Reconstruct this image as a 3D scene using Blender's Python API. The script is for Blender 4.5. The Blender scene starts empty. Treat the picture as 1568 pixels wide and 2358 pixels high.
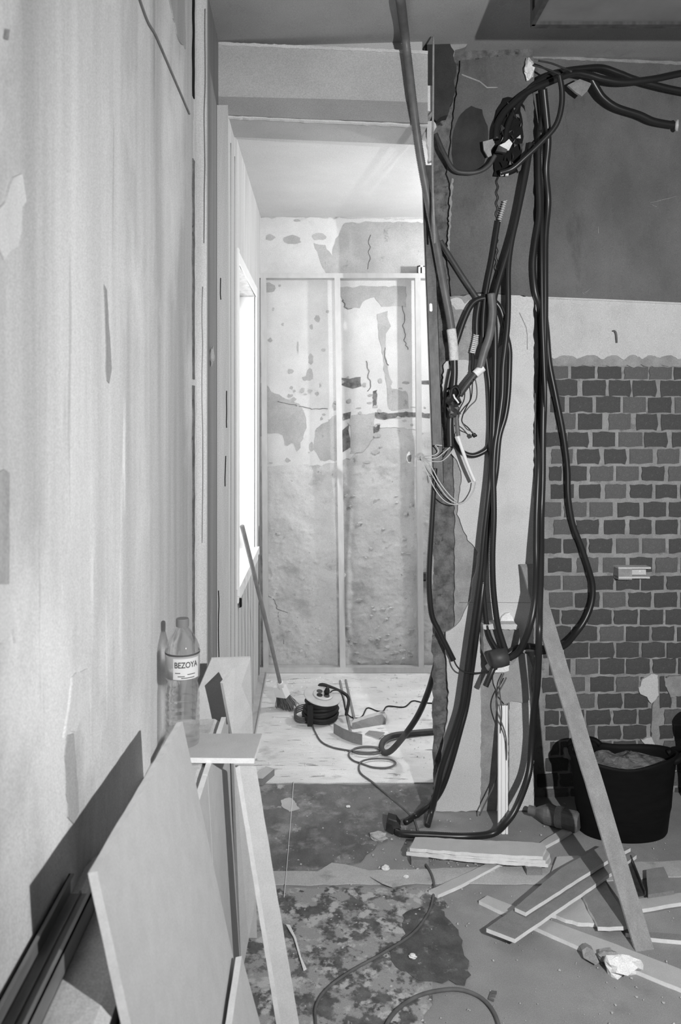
import bpy, bmesh, math, random
from mathutils import Vector, Matrix, noise as mn

# ------------------------------------------------------------------ camera, world, lights, exposure
SC = bpy.context.scene
COL = SC.collection
RND = random.Random(11)
H, F, VX, VY = 1.6, 1800.0, 740.0, 960.0          # eye height (m), focal length (px of 1568x2358), vanishing point

cd = bpy.data.cameras.new('camera')
cam = bpy.data.objects.new('camera', cd); COL.objects.link(cam)
cam.location = (0, 0, H); cam.rotation_euler = (math.pi / 2, 0, 0)
cd.sensor_fit = 'VERTICAL'; cd.sensor_height = 23.58; cd.sensor_width = 15.68; cd.lens = 18.0
cd.shift_x = (784 - VX) / 2358.0; cd.shift_y = -(1179 - VY) / 2358.0
cd.clip_start = 0.02
cd.dof.use_dof = True; cd.dof.focus_distance = 3.15; cd.dof.aperture_fstop = 4.0
SC.camera = cam

w = bpy.data.worlds.new('overcast_sky'); SC.world = w; w.use_nodes = True
w.node_tree.nodes['Background'].inputs[0].default_value = (1, 1, 1, 1)
w.node_tree.nodes['Background'].inputs[1].default_value = 5.0

def lamp(name, kind, loc, energy, size, aim=None, **kw):
    l = bpy.data.lights.new(name, kind); l.energy = energy
    l.shadow_soft_size = size
    for k, v in kw.items(): setattr(l, k, v)
    o = bpy.data.objects.new(name, l); COL.objects.link(o); o.location = loc
    if aim: o.rotation_euler = (Vector(aim) - Vector(loc)).to_track_quat('-Z', 'Y').to_euler()
    return o
# hand-held flood lamp beside the photographer, and a bare bulb in the far room behind the pillar
lamp('flood_lamp', 'SPOT', (0.95, 0.0, 1.80), 330, 0.018, aim=(0.80, 3.0, 1.35), spot_size=math.radians(138), spot_blend=1.0)
lamp('ceiling_bulb', 'POINT', (1.42, 4.15, 2.45), 62, 0.035)

vs = SC.view_settings
SC.display_settings.display_device = 'sRGB'
vs.view_transform = 'Standard'; vs.look = 'None'; vs.gamma = 1.0; vs.use_curve_mapping = False
vs.exposure = 0.0

# ------------------------------------------------------------------ coordinates
def P(x, y, d): return Vector(((x - VX) / F * d, d, H + (VY - y) / F * d))          # at depth d
def G(x, y, z=0.0): return P(x, y, (H - z) * F / (y - VY))                          # at height z
BK = 0.075
def BW(x, y, off=0.0):                                                             # on the brick wall
    u = (x - VX) / F
    return P(x, y, (3.29 - BK * 0.9 - off) / (1 - BK * u))
def dwall(X): return 3.29 + BK * (X - 0.9)
XL = -0.41
def LW(x, y, off=0.0): return P(x, y, (XL + off) * F / (x - VX))                    # on the left wall
def XW(d): return -0.364 - 0.011 * (d - 3.05)                                       # window wall

# ------------------------------------------------------------------ materials
MATS = {}
def mat(name, lo, hi, scale=(4, 4, 4), ramp=(.35, .65), detail=8, rough=.85, bump=0., bscale=60, bdist=.004,
        spots=None, spec=.25, metal=0., bstretch=None, nrough=.6, grain=None):
    m = bpy.data.materials.new(name); m.use_nodes = True
    n, k = m.node_tree.nodes, m.node_tree.links
    b = n['Principled BSDF']
    b.inputs['Roughness'].default_value = rough; b.inputs['Specular IOR Level'].default_value = spec
    b.inputs['Metallic'].default_value = metal
    tc = n.new('ShaderNodeTexCoord')
    def mapped(s):
        mp = n.new('ShaderNodeMapping'); mp.inputs['Scale'].default_value = s
        k.new(tc.outputs['Object'], mp.inputs['Vector']); return mp.outputs['Vector']
    def noi(s, d, ro=.6):
        t = n.new('ShaderNodeTexNoise'); t.inputs['Scale'].default_value = 1.0
        t.inputs['Detail'].default_value = d; t.inputs['Roughness'].default_value = ro
        k.new(mapped(s), t.inputs['Vector']); return t.outputs['Fac']
    def rmp(src, a, c, va, vc):
        r = n.new('ShaderNodeValToRGB'); e = r.color_ramp.elements
        e[0].position = a; e[1].position = c
        e[0].color = (va, va, va, 1); e[1].color = (vc, vc, vc, 1)
        k.new(src, r.inputs[0]); return r.outputs[0]
    col = rmp(noi(scale, detail, nrough), ramp[0], ramp[1], lo, hi)
    for sp in (spots or []):                                                        # (value, scale, from, to)
        f = rmp(noi(sp[1], 7, .62), sp[2], sp[3], 0, 1)
        mx = n.new('ShaderNodeMix'); mx.data_type = 'RGBA'
        k.new(f, mx.inputs[0]); k.new(col, mx.inputs[6]); mx.inputs[7].default_value = (sp[0],) * 3 + (1,)
        col = mx.outputs[2]
    g = (.16 if rough > .7 else 0) if grain is None else grain
    if g:                                                                           # sandy grain of plaster, brick and dust
        mx = n.new('ShaderNodeMix'); mx.data_type = 'RGBA'; mx.blend_type = 'MULTIPLY'; mx.inputs[0].default_value = 1
        k.new(col, mx.inputs[6]); k.new(rmp(noi((330, 330, 330), 3, .7), .36, .64, 1 - g, 1 + g), mx.inputs[7]); col = mx.outputs[2]
    k.new(col, b.inputs['Base Color'])
    if bump:
        bs = bstretch or (bscale,) * 3
        bp = n.new('ShaderNodeBump'); bp.inputs['Strength'].default_value = bump; bp.inputs['Distance'].default_value = bdist
        k.new(noi(bs, 8, .65), bp.inputs['Height']); k.new(bp.outputs[0], b.inputs['Normal'])
    MATS[name] = m
    return m

M_left = mat('brushed_plaster', .43, .66, (9, 7, .45), (.33, .68), bump=.25, bstretch=(60, 60, 6), bdist=.003,
             spots=[(.74, (1.6, 1.5, .9), .52, .66), (.78, (14, 12, 1.2), .63, .72), (.36, (20, 16, 1.0), .63, .75), (.40, (2.2, 2.0, .8), .62, .72)])
M_pil = mat('pilaster_plaster', .42, .60, (14, 14, .7), bump=.3, bstretch=(60, 60, 5), bdist=.003, spots=[(.22, (50, 50, 2.0), .66, .74)])
M_grey = mat('grey_paint', .20, .27, (12, 12, .6), bump=.15, bstretch=(60, 60, 5))
M_black = mat('black_gap', .012, .02, rough=.95, spec=.1)
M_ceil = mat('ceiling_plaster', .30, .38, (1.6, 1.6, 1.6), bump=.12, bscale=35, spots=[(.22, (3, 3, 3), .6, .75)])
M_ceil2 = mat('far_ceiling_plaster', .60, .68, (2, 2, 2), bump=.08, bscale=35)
M_beam = mat('beam_plaster', .40, .47, (3, 3, 5), bump=.12, bscale=40)
M_beamd = mat('beam_band_paint', .27, .32, (3, 3, 5), bump=.12, bscale=40)
M_far = mat('far_render', .46, .64, (3, 3, 4), (.3, .7), bump=.5, bscale=70, spots=[(.36, (5, 5, 6), .58, .72), (.25, (34, 34, 34), .66, .72)])
M_farp = mat('far_white_plaster', .62, .72, (5, 5, 5), bump=.12, bscale=60, spots=[(.60, (9, 9, 9), .62, .70)])
M_farg = mat('far_grey_plaster', .40, .50, (7, 7, 7), bump=.25, bscale=80, spots=[(.30, (16, 16, 16), .62, .72)])
M_fard = mat('far_dark_hole', .10, .24, (30, 30, 30), bump=.4, bscale=90)
M_screed = mat('screed', .26, .33, (5, 5, 5), bump=.25, bscale=120, spots=[(.40, (2.2, 2.2, 2), .60, .78), (.17, (3.4, 3.4, 3), .60, .80), (.42, (42, 42, 42), .72, .76)])
M_mott = mat('mottled_floor', .08, .17, (22, 22, 22), bump=.3, bscale=90,
             spots=[(.34, (12, 12, 12), .47, .53), (.50, (17, 17, 17), .53, .60), (.09, (40, 40, 40), .60, .66)])
M_old = mat('old_tile_floor', .12, .19, (10, 6, 10), bump=.2, bscale=100,
            spots=[(.28, (9, 9, 9), .50, .64), (.42, (13, 9, 11), .61, .68)])
M_strip = mat('pale_strip', .44, .52, (8, 8, 8), bump=.1, bscale=80, spots=[(.28, (9, 9, 9), .58, .72)])
M_dust = mat('dusty_floor', .62, .82, (4, 7, 5), (.3, .7), bump=.7, bstretch=(12, 34, 20), bdist=.008,
             spots=[(.50, (5, 5, 5), .58, .70), (.26, (8, 44, 20), .61, .66)])
M_brick = mat('brick_dark', .085, .13, (22, 22, 22), bump=.9, bscale=160, bdist=.002, spots=[(.19, (9, 9, 9), .60, .75)])
M_brick2 = mat('brick_mid', .11, .16, (22, 22, 22), bump=.5, bscale=160, bdist=.002, spots=[(.22, (12, 12, 12), .58, .72)])
M_brick3 = mat('brick_deep', .065, .10, (25, 25, 25), bump=.5, bscale=160, bdist=.002, spots=[(.15, (12, 12, 12), .60, .74)])
M_mort = mat('mortar', .26, .36, (14, 14, 14), bump=.6, bscale=110, bdist=.004, spots=[(.17, (20, 20, 20), .60, .72)])
M_white = mat('smooth_plaster', .56, .64, (3, 3, 3), bump=.08, bscale=60, spots=[(.46, (2.2, 2.2, 2), .58, .74), (.36, (45, 45, 45), .70, .75)])
M_dkwall = mat('dark_upper_plaster', .115, .18, (3, 3, 2.2), bump=.12, bscale=70, spots=[(.085, (7, 7, 2.5), .56, .70), (.24, (34, 34, 20), .71, .76)])  # darker tone for the upper right wall and upper pillar
M_conc = mat('broken_concrete', .10, .22, (26, 26, 22), bump=.8, bscale=70, bdist=.008, spots=[(.05, (30, 30, 30), .60, .70)])
M_concm = mat('bare_concrete', .26, .36, (18, 18, 18), bump=.4, bscale=90, spots=[(.16, (40, 40, 40), .66, .72)])
M_darkrough = mat('dark_rough_plaster', .03, .055, (9, 9, 7), bump=.4, bscale=60)  # near-black tone for the hollow and the broken pillar head
M_gyp = mat('gypsum_core', .72, .82, (30, 30, 30), bump=.3, bscale=200, bdist=.001, grain=.05)
M_card = mat('grey_board_paper', .46, .50, (25, 25, 25), bump=.05, bscale=220, bdist=.001, grain=.08)
M_cardd = mat('brown_board_paper', .22, .26, (25, 25, 25), bump=.05, bscale=220, bdist=.001)
M_wood = mat('weathered_stick', .26, .33, (30, 30, 3), bump=.15, bscale=120)
M_steel = mat('galvanised_steel', .62, .72, (20, 20, 8), rough=.42, metal=.75, spec=.5, bump=.03, bscale=60)
M_steelp = mat('pale_steel', .50, .58, (20, 20, 8), rough=.5, metal=.3, spec=.5)
M_dksteel = mat('dark_steel', .05, .10, (40, 40, 12), rough=.5, metal=.4, spec=.5, bump=.2, bscale=80)
M_cond = mat('black_conduit', .016, .024, rough=.34, spec=.5, spots=[(.20, (55, 55, 40), .74, .80)])
M_condg = mat('grey_conduit', .11, .16, (20, 20, 20), rough=.45, spec=.4, spots=[(.25, (60, 60, 40), .72, .78)])
M_condm = mat('dusty_conduit', .045, .07, (20, 20, 20), rough=.5, spec=.4)
M_blackp = mat('black_rubber', .012, .020, (30, 30, 30), rough=.55, spec=.35)
M_tub = mat('black_tub_rubber', .004, .007, (10, 10, 40), rough=.65, spec=.15)
M_wht = mat('white_plastic', .78, .84, rough=.45, spec=.4)
M_wire = mat('pale_wire', .50, .60, (30, 30, 30), rough=.4, spec=.5)
M_cord = mat('grey_cord', .10, .15, (20, 20, 20), rough=.6)
M_tape = mat('crusted_plaster', .60, .80, (60, 60, 60), bump=.6, bscale=90)
M_lump = mat('white_filler', .78, .90, (20, 20, 20), bump=.5, bscale=70)
M_sill = mat('white_gloss_paint', .82, .88, rough=.4, spec=.4)
M_bristle = mat('broom_bristle', .10, .22, (80, 80, 8), rough=.8)
M_duct = mat('grey_duct', .13, .17, (5, 5, 5), rough=.7)
M_cap = mat('grey_cap', .17, .20, rough=.45)
M_label = mat('paper_label', .30, .36, (18, 18, 30), rough=.5, spots=[(.5, (25, 25, 35), .57, .64)])
M_labelw = mat('pale_label', .58, .64, (14, 14, 20), rough=.5)
M_ink = mat('label_ink', .06, .08, rough=.6)

def clearmat(name, glassmix, ior, tint=.95, rough=.02):
    m = bpy.data.materials.new(name); m.use_nodes = True
    n, k = m.node_tree.nodes, m.node_tree.links
    n.remove(n['Principled BSDF'])
    t = n.new('ShaderNodeBsdfTransparent'); t.inputs[0].default_value = (tint, tint, tint, 1)
    g = n.new('ShaderNodeBsdfGlass'); g.inputs['IOR'].default_value = ior; g.inputs['Roughness'].default_value = rough
    g.inputs['Color'].default_value = (tint, tint, tint, 1)
    mx = n.new('ShaderNodeMixShader'); mx.inputs[0].default_value = glassmix
    k.new(t.outputs[0], mx.inputs[1]); k.new(g.outputs[0], mx.inputs[2])
    k.new(mx.outputs[0], n['Material Output'].inputs[0])
    return m
M_pet = clearmat('clear_bottle', .42, 1.33, .97, .03)
M_pane = clearmat('window_glass', .06, 1.02, .98, 0)

# ------------------------------------------------------------------ builders
def wloc(o):
    v = Vector((0, 0, 0))
    while o is not None: v += o.location; o = o.parent
    return v
def mesh(name, V, Fc, mats, parent=None, smooth=False, fm=None, origin=None):
    if not isinstance(mats, (list, tuple)): mats = [mats]
    off = wloc(parent) if parent is not None else (Vector(origin) if origin is not None else Vector((0, 0, 0)))
    me = bpy.data.meshes.new(name)
    me.from_pydata([tuple(Vector(v) - off) for v in V], [], [tuple(f) for f in Fc])
    for m in mats: me.materials.append(m)
    if fm: me.polygons.foreach_set('material_index', fm)
    if smooth: me.polygons.foreach_set('use_smooth', [True] * len(me.polygons))
    bm = bmesh.new(); bm.from_mesh(me); bmesh.ops.recalc_face_normals(bm, faces=bm.faces); bm.to_mesh(me); bm.free()
    o = bpy.data.objects.new(name, me); COL.objects.link(o)
    if parent is not None: o.parent = parent
    elif origin is not None: o.location = off
    return o
def thing(name, label, cat, loc=(0, 0, 0), group=None):
    o = bpy.data.objects.new(name, None); COL.objects.link(o); o.location = loc; o.empty_display_size = .05
    o['label'] = label; o['category'] = cat
    if group: o['group'] = group
    return o
def tag(o, label, cat, group=None):
    o['label'] = label; o['category'] = cat
    if group: o['group'] = group
    return o
def struct(o): o['kind'] = 'structure'; return o
def quad(name, a, b, c, d, m, parent=None, thick=.0, **k):
    if not thick: return mesh(name, [a, b, c, d], [(0, 1, 2, 3)], m, parent, **k)
def boxv(x0, x1, y0, y1, z0, z1):
    V = [Vector((x, y, z)) for z in (z0, z1) for x, y in ((x0, y0), (x1, y0), (x1, y1), (x0, y1))]
    Fc = [(0, 1, 2, 3), (4, 5, 6, 7), (0, 1, 5, 4), (1, 2, 6, 5), (2, 3, 7, 6), (3, 0, 4, 7)]
    return V, Fc
def box(name, x0, x1, y0, y1, z0, z1, m, parent=None, **k):
    V, Fc = boxv(x0, x1, y0, y1, z0, z1); return mesh(name, V, Fc, m, parent, **k)
def jagged(pts, amp, step, rnd=RND):
    """finer outline with ragged edges, kept in the plane of pts"""
    out = []; n = (pts[1] - pts[0]).cross(pts[2] - pts[1])
    nrm = n.normalized() if n.length > 1e-9 else Vector((0, -1, 0))
    for i, a in enumerate(pts):
        b = pts[(i + 1) % len(pts)]; L = (b - a).length; k = max(1, int(L / step))
        side = (b - a).cross(nrm)
        if side.length > 0: side.normalize()
        for j in range(k):
            p = a.lerp(b, j / k)
            out.append(p + side * rnd.uniform(-amp, amp) + (b - a) / max(k, 1) * rnd.uniform(-.25, .25) * (1 if j else 0))
    return out
def slab(name, pts, tvec, mats, parent=None, jag=0, step=.02, origin=None, both=True, seed=None):
    """flat piece: pts is the outline of the seen face, tvec goes from it into the thickness; mats = face (, edge)"""
    pts = [Vector(p) for p in pts]
    if jag: pts = jagged(pts, jag, step, random.Random(seed) if seed is not None else RND)
    t = Vector(tvec); n = len(pts)
    V = pts + [p + t for p in pts]
    Fc = [tuple(range(n)), tuple(range(2 * n - 1, n - 1, -1))] + [(i, (i + 1) % n, n + (i + 1) % n, n + i) for i in range(n)]
    if not isinstance(mats, (list, tuple)): mats = [mats]
    fm = [0, 0] + [len(mats) - 1] * n
    return mesh(name, V, Fc, mats, parent, fm=fm, origin=origin)
def spline(pts, seg):
    pts = [Vector(p) for p in pts]
    q = [pts[0] * 2 - pts[1]] + pts + [pts[-1] * 2 - pts[-2]]
    dense = []
    for i in range(1, len(q) - 2):
        p0, p1, p2, p3 = q[i - 1:i + 3]
        k = 14
        for j in range(k):
            t = j / k
            dense.append(.5 * ((2 * p1) + (p2 - p0) * t + (2 * p0 - 5 * p1 + 4 * p2 - p3) * t * t + (3 * p1 - p0 - 3 * p2 + p3) * t ** 3))
    dense.append(pts[-1])
    out = [dense[0]]; acc = 0
    for a, b in zip(dense, dense[1:]):
        L = (b - a).length
        if L < 1e-9: continue
        pos = seg - acc
        while pos <= L:
            out.append(a.lerp(b, pos / L)); pos += seg
        acc = L - (pos - seg)
    out.append(dense[-1])
    return out
def tubev(pts, r, seg=.012, ns=9, rib=0., taper=None, ribdepth=.14):
    pts = [Vector(p) for p in pts]
    if rib: seg = rib / 2
    line = spline(pts, seg)
    V, Fc = [], []
    up = Vector((.3, -.9, .2))
    for i, p in enumerate(line):
        t = (line[min(i + 1, len(line) - 1)] - line[max(i - 1, 0)])
        t = t.normalized() if t.length > 1e-9 else Vector((0, 0, 1))
        a = up - t * up.dot(t)
        if a.length < 1e-4: a = t.orthogonal()
        a.normalize(); up = a; b = t.cross(a)
        rr = r * ((1 - ribdepth) if (rib and i % 2) else 1)
        if taper: rr *= taper(i / max(1, len(line) - 1))
        for s in range(ns):
            an = 2 * math.pi * s / ns
            V.append(p + a * (rr * math.cos(an)) + b * (rr * math.sin(an)))
        if i:
            o = (i - 1) * ns
            for s in range(ns):
                s2 = (s + 1) % ns
                Fc.append((o + s, o + s2, o + ns + s2, o + ns + s))
    Fc.append(tuple(range(ns))); Fc.append(tuple(range(len(V) - ns, len(V))))
    return V, Fc
def tube(name, pts, r, m, parent=None, **k):
    og = k.pop('origin', None)
    V, Fc = tubev(pts, r, **k)
    return mesh(name, V, Fc, m, parent, smooth=True, origin=og)
def lathe(profile, base, axis=(0, 0, 1), ns=28, sx=1., sy=1.):
    """profile: (radius, height) list around axis from base"""
    ax = Vector(axis).normalized(); a = ax.orthogonal().normalized() if abs(ax.z) < .99 else Vector((1, 0, 0)); b = ax.cross(a)
    V, Fc = [], []; base = Vector(base)
    for i, (r, h) in enumerate(profile):
        for s in range(ns):
            an = 2 * math.pi * s / ns
            V.append(base + ax * h + a * (r * math.cos(an) * sx) + b * (r * math.sin(an) * sy))
        if i:
            o = (i - 1) * ns
            Fc += [(o + s, o + (s + 1) % ns, o + ns + (s + 1) % ns, o + ns + s) for s in range(ns)]
    Fc.append(tuple(range(ns))); Fc.append(tuple(range(len(V) - ns, len(V))))
    return V, Fc
def join(*parts):
    V, Fc = [], []
    for v, f in parts:
        o = len(V); V += [Vector(x) for x in v]; Fc += [tuple(i + o for i in q) for q in f]
    return V, Fc
def lump(name, c, r, m, parent=None, seed=0, ns=12, nr=8, amp=.35, squash=(1, 1, 1), origin=None):
    V, Fc = [], []; c = Vector(c); s0 = Vector((seed * 3.7, seed * 1.3, seed * 2.1))
    for i in range(nr + 1):
        th = math.pi * i / nr
        for s in range(ns):
            ph = 2 * math.pi * s / ns
            v = Vector((math.sin(th) * math.cos(ph), math.sin(th) * math.sin(ph), math.cos(th)))
            f = 1 + amp * mn.noise(v * 1.6 + s0) * 1.6 + amp * .5 * mn.noise(v * 4 + s0)
            V.append(c + Vector((v.x * squash[0], v.y * squash[1], v.z * squash[2])) * (r * f))
        if i:
            o = (i - 1) * ns
            Fc += [(o + s, o + (s + 1) % ns, o + ns + (s + 1) % ns, o + ns + s) for s in range(ns)]
    return mesh(name, V, Fc, m, parent, origin=origin)
def fbm(v, o=4): return mn.fractal(v, 1.0, 2.1, o)

# ================================================================== SETTING
ZC = 3.07
# ---- floor
floor = struct(mesh('floor', [(-.6, -1.6, 0), (2.6, -1.6, 0), (2.6, 5.3, 0), (-.6, 5.3, 0), (-.6, -1.6, -.1), (2.6, -1.6, -.1), (2.6, 5.3, -.1), (-.6, 5.3, -.1)],
                    [(0, 1, 2, 3), (4, 5, 6, 7), (0, 1, 5, 4), (1, 2, 6, 5), (2, 3, 7, 6), (3, 0, 4, 7)], M_screed))
def fl(z, *px): return [G(x, y, z) for x, y in px]
slab('dusty_subfloor', [(XL, 3.405, .006), (.47, 3.41, .006), (2.4, 3.47, .006), (2.4, 5.0, .006), (XL, 5.0, .006)], (0, 0, -.005), M_dust, floor, jag=.004, step=.05)
slab('worn_tile_bed', fl(.004, (470, 1806), (1000, 1806), (992, 1850), (985, 1900), (880, 1930), (830, 1985), (760, 1998), (700, 2002), (430, 2002)), (0, 0, -.003), M_old, floor, jag=.006, step=.03)
slab('pale_joint_strip', fl(.005, (380, 2008), (730, 2006), (765, 1985), (850, 2003), (1000, 2000), (1240, 1992), (1640, 1980), (1640, 2014), (1240, 2034), (880, 2034), (380, 2040)), (0, 0, -.004), M_strip, floor, jag=.004, step=.04)
slab('mottled_adhesive', fl(.003, (330, 2046), (880, 2040), (1010, 2045), (1030, 2085), (1000, 2100), (960, 2140), (985, 2200), (1000, 2290), (960, 2420), (330, 2420)), (0, 0, -.002), M_mott, floor, jag=.012, step=.04)
slab('dark_adhesive_patch', fl(.0045, (925, 2105), (1000, 2080), (1040, 2120), (1062, 2165), (1070, 2200), (1086, 2245), (1070, 2268), (1035, 2258), (985, 2262), (905, 2225), (895, 2185), (935, 2150)), (0, 0, -.002),
     mat('dark_adhesive', .075, .13, (16, 16, 16), bump=.2, bscale=90, spots=[(.26, (14, 14, 14), .57, .66), (.30, (40, 40, 40), .66, .72)]), floor, jag=.008, step=.02)
slab('pale_filler_spot', fl(.006, (646, 1842), (668, 1836), (678, 1845), (690, 1862), (668, 1868), (650, 1858)), (0, 0, -.004), M_strip, floor, jag=.004, step=.01)
# ---- ceilings
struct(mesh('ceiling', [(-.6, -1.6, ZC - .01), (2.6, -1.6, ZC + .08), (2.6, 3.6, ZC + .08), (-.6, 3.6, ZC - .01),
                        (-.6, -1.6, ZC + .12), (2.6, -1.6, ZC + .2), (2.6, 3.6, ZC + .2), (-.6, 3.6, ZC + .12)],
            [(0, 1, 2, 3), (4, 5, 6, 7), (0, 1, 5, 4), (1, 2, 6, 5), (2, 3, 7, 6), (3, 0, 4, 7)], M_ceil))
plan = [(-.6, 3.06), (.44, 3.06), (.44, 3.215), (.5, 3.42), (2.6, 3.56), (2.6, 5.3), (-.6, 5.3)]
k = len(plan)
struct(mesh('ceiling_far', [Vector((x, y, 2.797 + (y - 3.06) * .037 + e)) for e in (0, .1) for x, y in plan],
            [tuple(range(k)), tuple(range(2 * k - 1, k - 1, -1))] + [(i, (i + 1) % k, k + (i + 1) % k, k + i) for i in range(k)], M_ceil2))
# beam over the opening: ragged plaster edges top and bottom
bpts = [P(494, 99, 3.05), P(700, 104, 3.05), P(880, 114, 3.05), P(985, 120, 3.05), P(985, 285, 3.05), P(880, 280, 3.05), P(700, 273, 3.05), P(503, 264, 3.05)]
beam = struct(slab('trim_1', bpts, (0, .24, 0), M_beam))
slab('painted_band', [P(497, 222, 3.046), P(760, 228, 3.046), P(985, 236, 3.046), P(985, 284, 3.046), P(880, 279, 3.046), P(700, 273, 3.046), P(503, 263, 3.046)], (0, .006, 0), M_beamd, beam)
slab('plaster_lip', [P(497, 96, 3.045), P(985, 117, 3.045), P(985, 124, 3.045), P(497, 103, 3.045)], (0, .02, 0), M_white, beam, jag=.002, step=.012)
slab('plaster_lip', [P(525, 266, 3.052), P(985, 286, 3.052), P(985, 290, 3.052), P(525, 270, 3.052)], (0, .02, 0), M_white, beam, jag=.002, step=.02)
box('beam_core', -.42, .40, 3.10, 3.3, 2.88, 3.3, M_beam, beam)
# ---- left wall (near part)
lw = struct(box('wall_left', XL - .2, XL, -1.6, 2.52, 0, 3.2, M_left))
LWN = [0]
def lwpoly(name, px, m, jag=.003, step=.02, th=.0016, seed=1):
    LWN[0] += 1; th += .0003 * LWN[0]
    return slab(name, [LW(x, y, th) for x, y in px], (-th - .002, 0, 0), m, lw, jag=jag, step=step, seed=seed)
M_gouge = mat('gouge_dark', .26, .34, (20, 20, 4), bump=.3, bscale=80)
M_gouge2 = mat('gouge_pale', .34, .42, (20, 20, 4), bump=.3, bscale=80)
M_patchw = mat('bright_skim', .54, .72, (8, 8, 2), bump=.2, bscale=60)
lwpoly('gouge', [(240, 652), (246, 668), (258, 852), (252, 880), (246, 876), (244, 760)], M_gouge)
lwpoly('gouge', [(156, 1690), (170, 1690), (178, 1780), (182, 1870), (170, 1900), (158, 1880), (150, 1740)], M_gouge2)
lwpoly('gouge', [(12, 1078), (22, 1090), (22, 1340), (14, 1410), (2, 1420), (-20, 1350), (-20, 1100)], M_gouge2, jag=.002)
lwpoly('gouge', [(14, 62), (22, 66), (20, 92), (12, 90)], M_gouge)
lwpoly('skim_patch', [(168, 1555), (205, 1540), (195, 1640), (176, 1680), (150, 1700), (158, 1640)], M_patchw, jag=.004)
lwpoly('skim_patch', [(38, 1430), (50, 1470), (36, 1480), (30, 1445)], M_patchw, jag=.004)
lwpoly('skim_patch', [(2, 1335), (22, 1350), (38, 1440), (18, 1470), (-15, 1480), (-15, 1350)], M_patchw, jag=.008)
lwpoly('skim_patch', [(18, 430), (52, 400), (60, 460), (40, 560), (8, 600), (-5, 520)], M_patchw, jag=.008)
lwpoly('skim_patch', [(388, -20), (425, -20), (428, 110), (412, 90), (400, 40)], M_gouge2, jag=.004)
# broken arris, groove and pilaster at the end of the left wall
V, Fc = [], []
n = 150
for i in range(n + 1):
    z = 3.08 * i / n
    for j, (x, d) in enumerate(((XL - .004, 2.47), (XL + .001, 2.51), (XL + .004, 2.535), (XL - .012, 2.56))):
        q = mn.noise(Vector((j * 3.1, z * 18, 5))) * .006 + mn.noise(Vector((j * 1.7, z * 55, 9))) * .004
        V.append(Vector((x + (q * .6 if j in (1, 2) else 0), d + (q if j else 0), z)))
    if i:
        for j in range(3):
            o = (i - 1) * 4 + j; Fc.append((o, o + 1, o + 5, o + 4))
mesh('broken_arris', V, Fc, M_patchw, lw)
for z0, z1 in ((2.62, 3.06), (1.72, 2.42), (.62, 1.70)):
    pts = []
    k = 24
    for i in range(k + 1):
        z = z0 + (z1 - z0) * i / k; pts.append(Vector((XL + .004, 2.478 + .012 * mn.noise(Vector((1, z * 14, 0))), z)))
    for i in range(k, -1, -1):
        z = z0 + (z1 - z0) * i / k; pts.append(Vector((XL + .004, 2.508 + .008 * mn.noise(Vector((7, z * 22, 0))), z)))
    slab('open_joint', pts, (-.01, 0, 0), M_black if z0 > 2.5 else M_conc, lw)
# pilaster in plan: a stepped return between the near wall and the window wall
def prism(name, plan, z0, z1, m, parent=None):
    k = len(plan)
    V = [Vector((x, y, z)) for z in (z0, z1) for x, y in plan]
    Fc = [tuple(range(k)), tuple(range(2 * k - 1, k - 1, -1))] + [(i, (i + 1) % k, k + (i + 1) % k, k + i) for i in range(k)]
    return mesh(name, V, Fc, m, parent)
pil = struct(prism('trim_2', [(-.62, 2.56), (-.408, 2.56), (-.3775, 2.575), (-.392, 2.70), (-.62, 2.75)], 0, 3.2, M_pil))
prism('painted_return', [(-.62, 2.70), (-.3935, 2.695), (-.4015, 3.045), (-.62, 3.05)], 0, 3.2, M_grey, pil)
prism('square_face', [(-.62, 3.0), (-.4005, 3.0), (-.3585, 3.0), (-.364, 3.06), (-.62, 3.06)], 0, 2.797, M_pil, pil)
for x, ya, yb in ((466, 660, 1250), (472, 20, 560), (486, 1380, 1520)):
    tube('crack_line', [P(x + RND.uniform(-2, 2), ya + (yb - ya) * i / 9, 2.566) for i in range(10)], .0011, M_gouge, pil, ns=4, seg=.03)
for x, ya, yb in ((504, 1360, 1640), (508, 640, 690), (519, 1050, 1120), (522, 900, 985)):
    tube('crack_line', [P(x + RND.uniform(-1, 1), ya + (yb - ya) * i / 9, 2.998) for i in range(10)], .0016, M_black, pil, ns=4, seg=.03)
lump('plaster_scar', P(488, 820, 2.78), .022, M_gouge2, pil, seed=4, squash=(.4, .8, 1.4))

# ---- window wall with the opening, reveal, frame, sill and pane
D0, D1, ZS, ZT = 3.44, 4.47, .85, 2.285
M_winw = mat('streaked_boarding', .46, .64, (40, 20, 1.2), bump=.3, bstretch=(90, 60, 6), bdist=.003, spots=[(.16, (90, 60, 2.4), .67, .73)])
def wallblock(d0, d1, z0, z1, name, m, parent=None):
    return prism(name, [(XW(d0), d0), (XW(d1), d1), (-.62, d1), (-.62, d0)], z0, z1, m, parent)
ww = struct(wallblock(3.056, D0, 0, 2.9, 'wall_window', M_winw))
wallblock(D1, 5.0, 0, 2.9, 'wall_pier', M_winw, ww)
wallblock(D0, D1, ZT, 2.9, 'lintel', M_winw, ww)
wallblock(D0, D1, 0, ZS, 'apron', M_winw, ww)
for i, d in enumerate((3.14, 3.30, 3.47, 3.62, 3.80, 3.97, 4.15, 4.30)):
    zt = 2.7 if i < 2 else ZS - .05
    tube('board_joint', [Vector((XW(d) + .0005, d + .004 * mn.noise(Vector((i, k, 0))), zt * k / 14)) for k in range(15)], .0022, M_gouge, ww, ns=4, seg=.05)
win = struct(mesh('window_1', *boxv(-.60, -.585, D0, D1, ZS, ZT), M_sill))
win.data.clear_geometry()
fv = []
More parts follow.
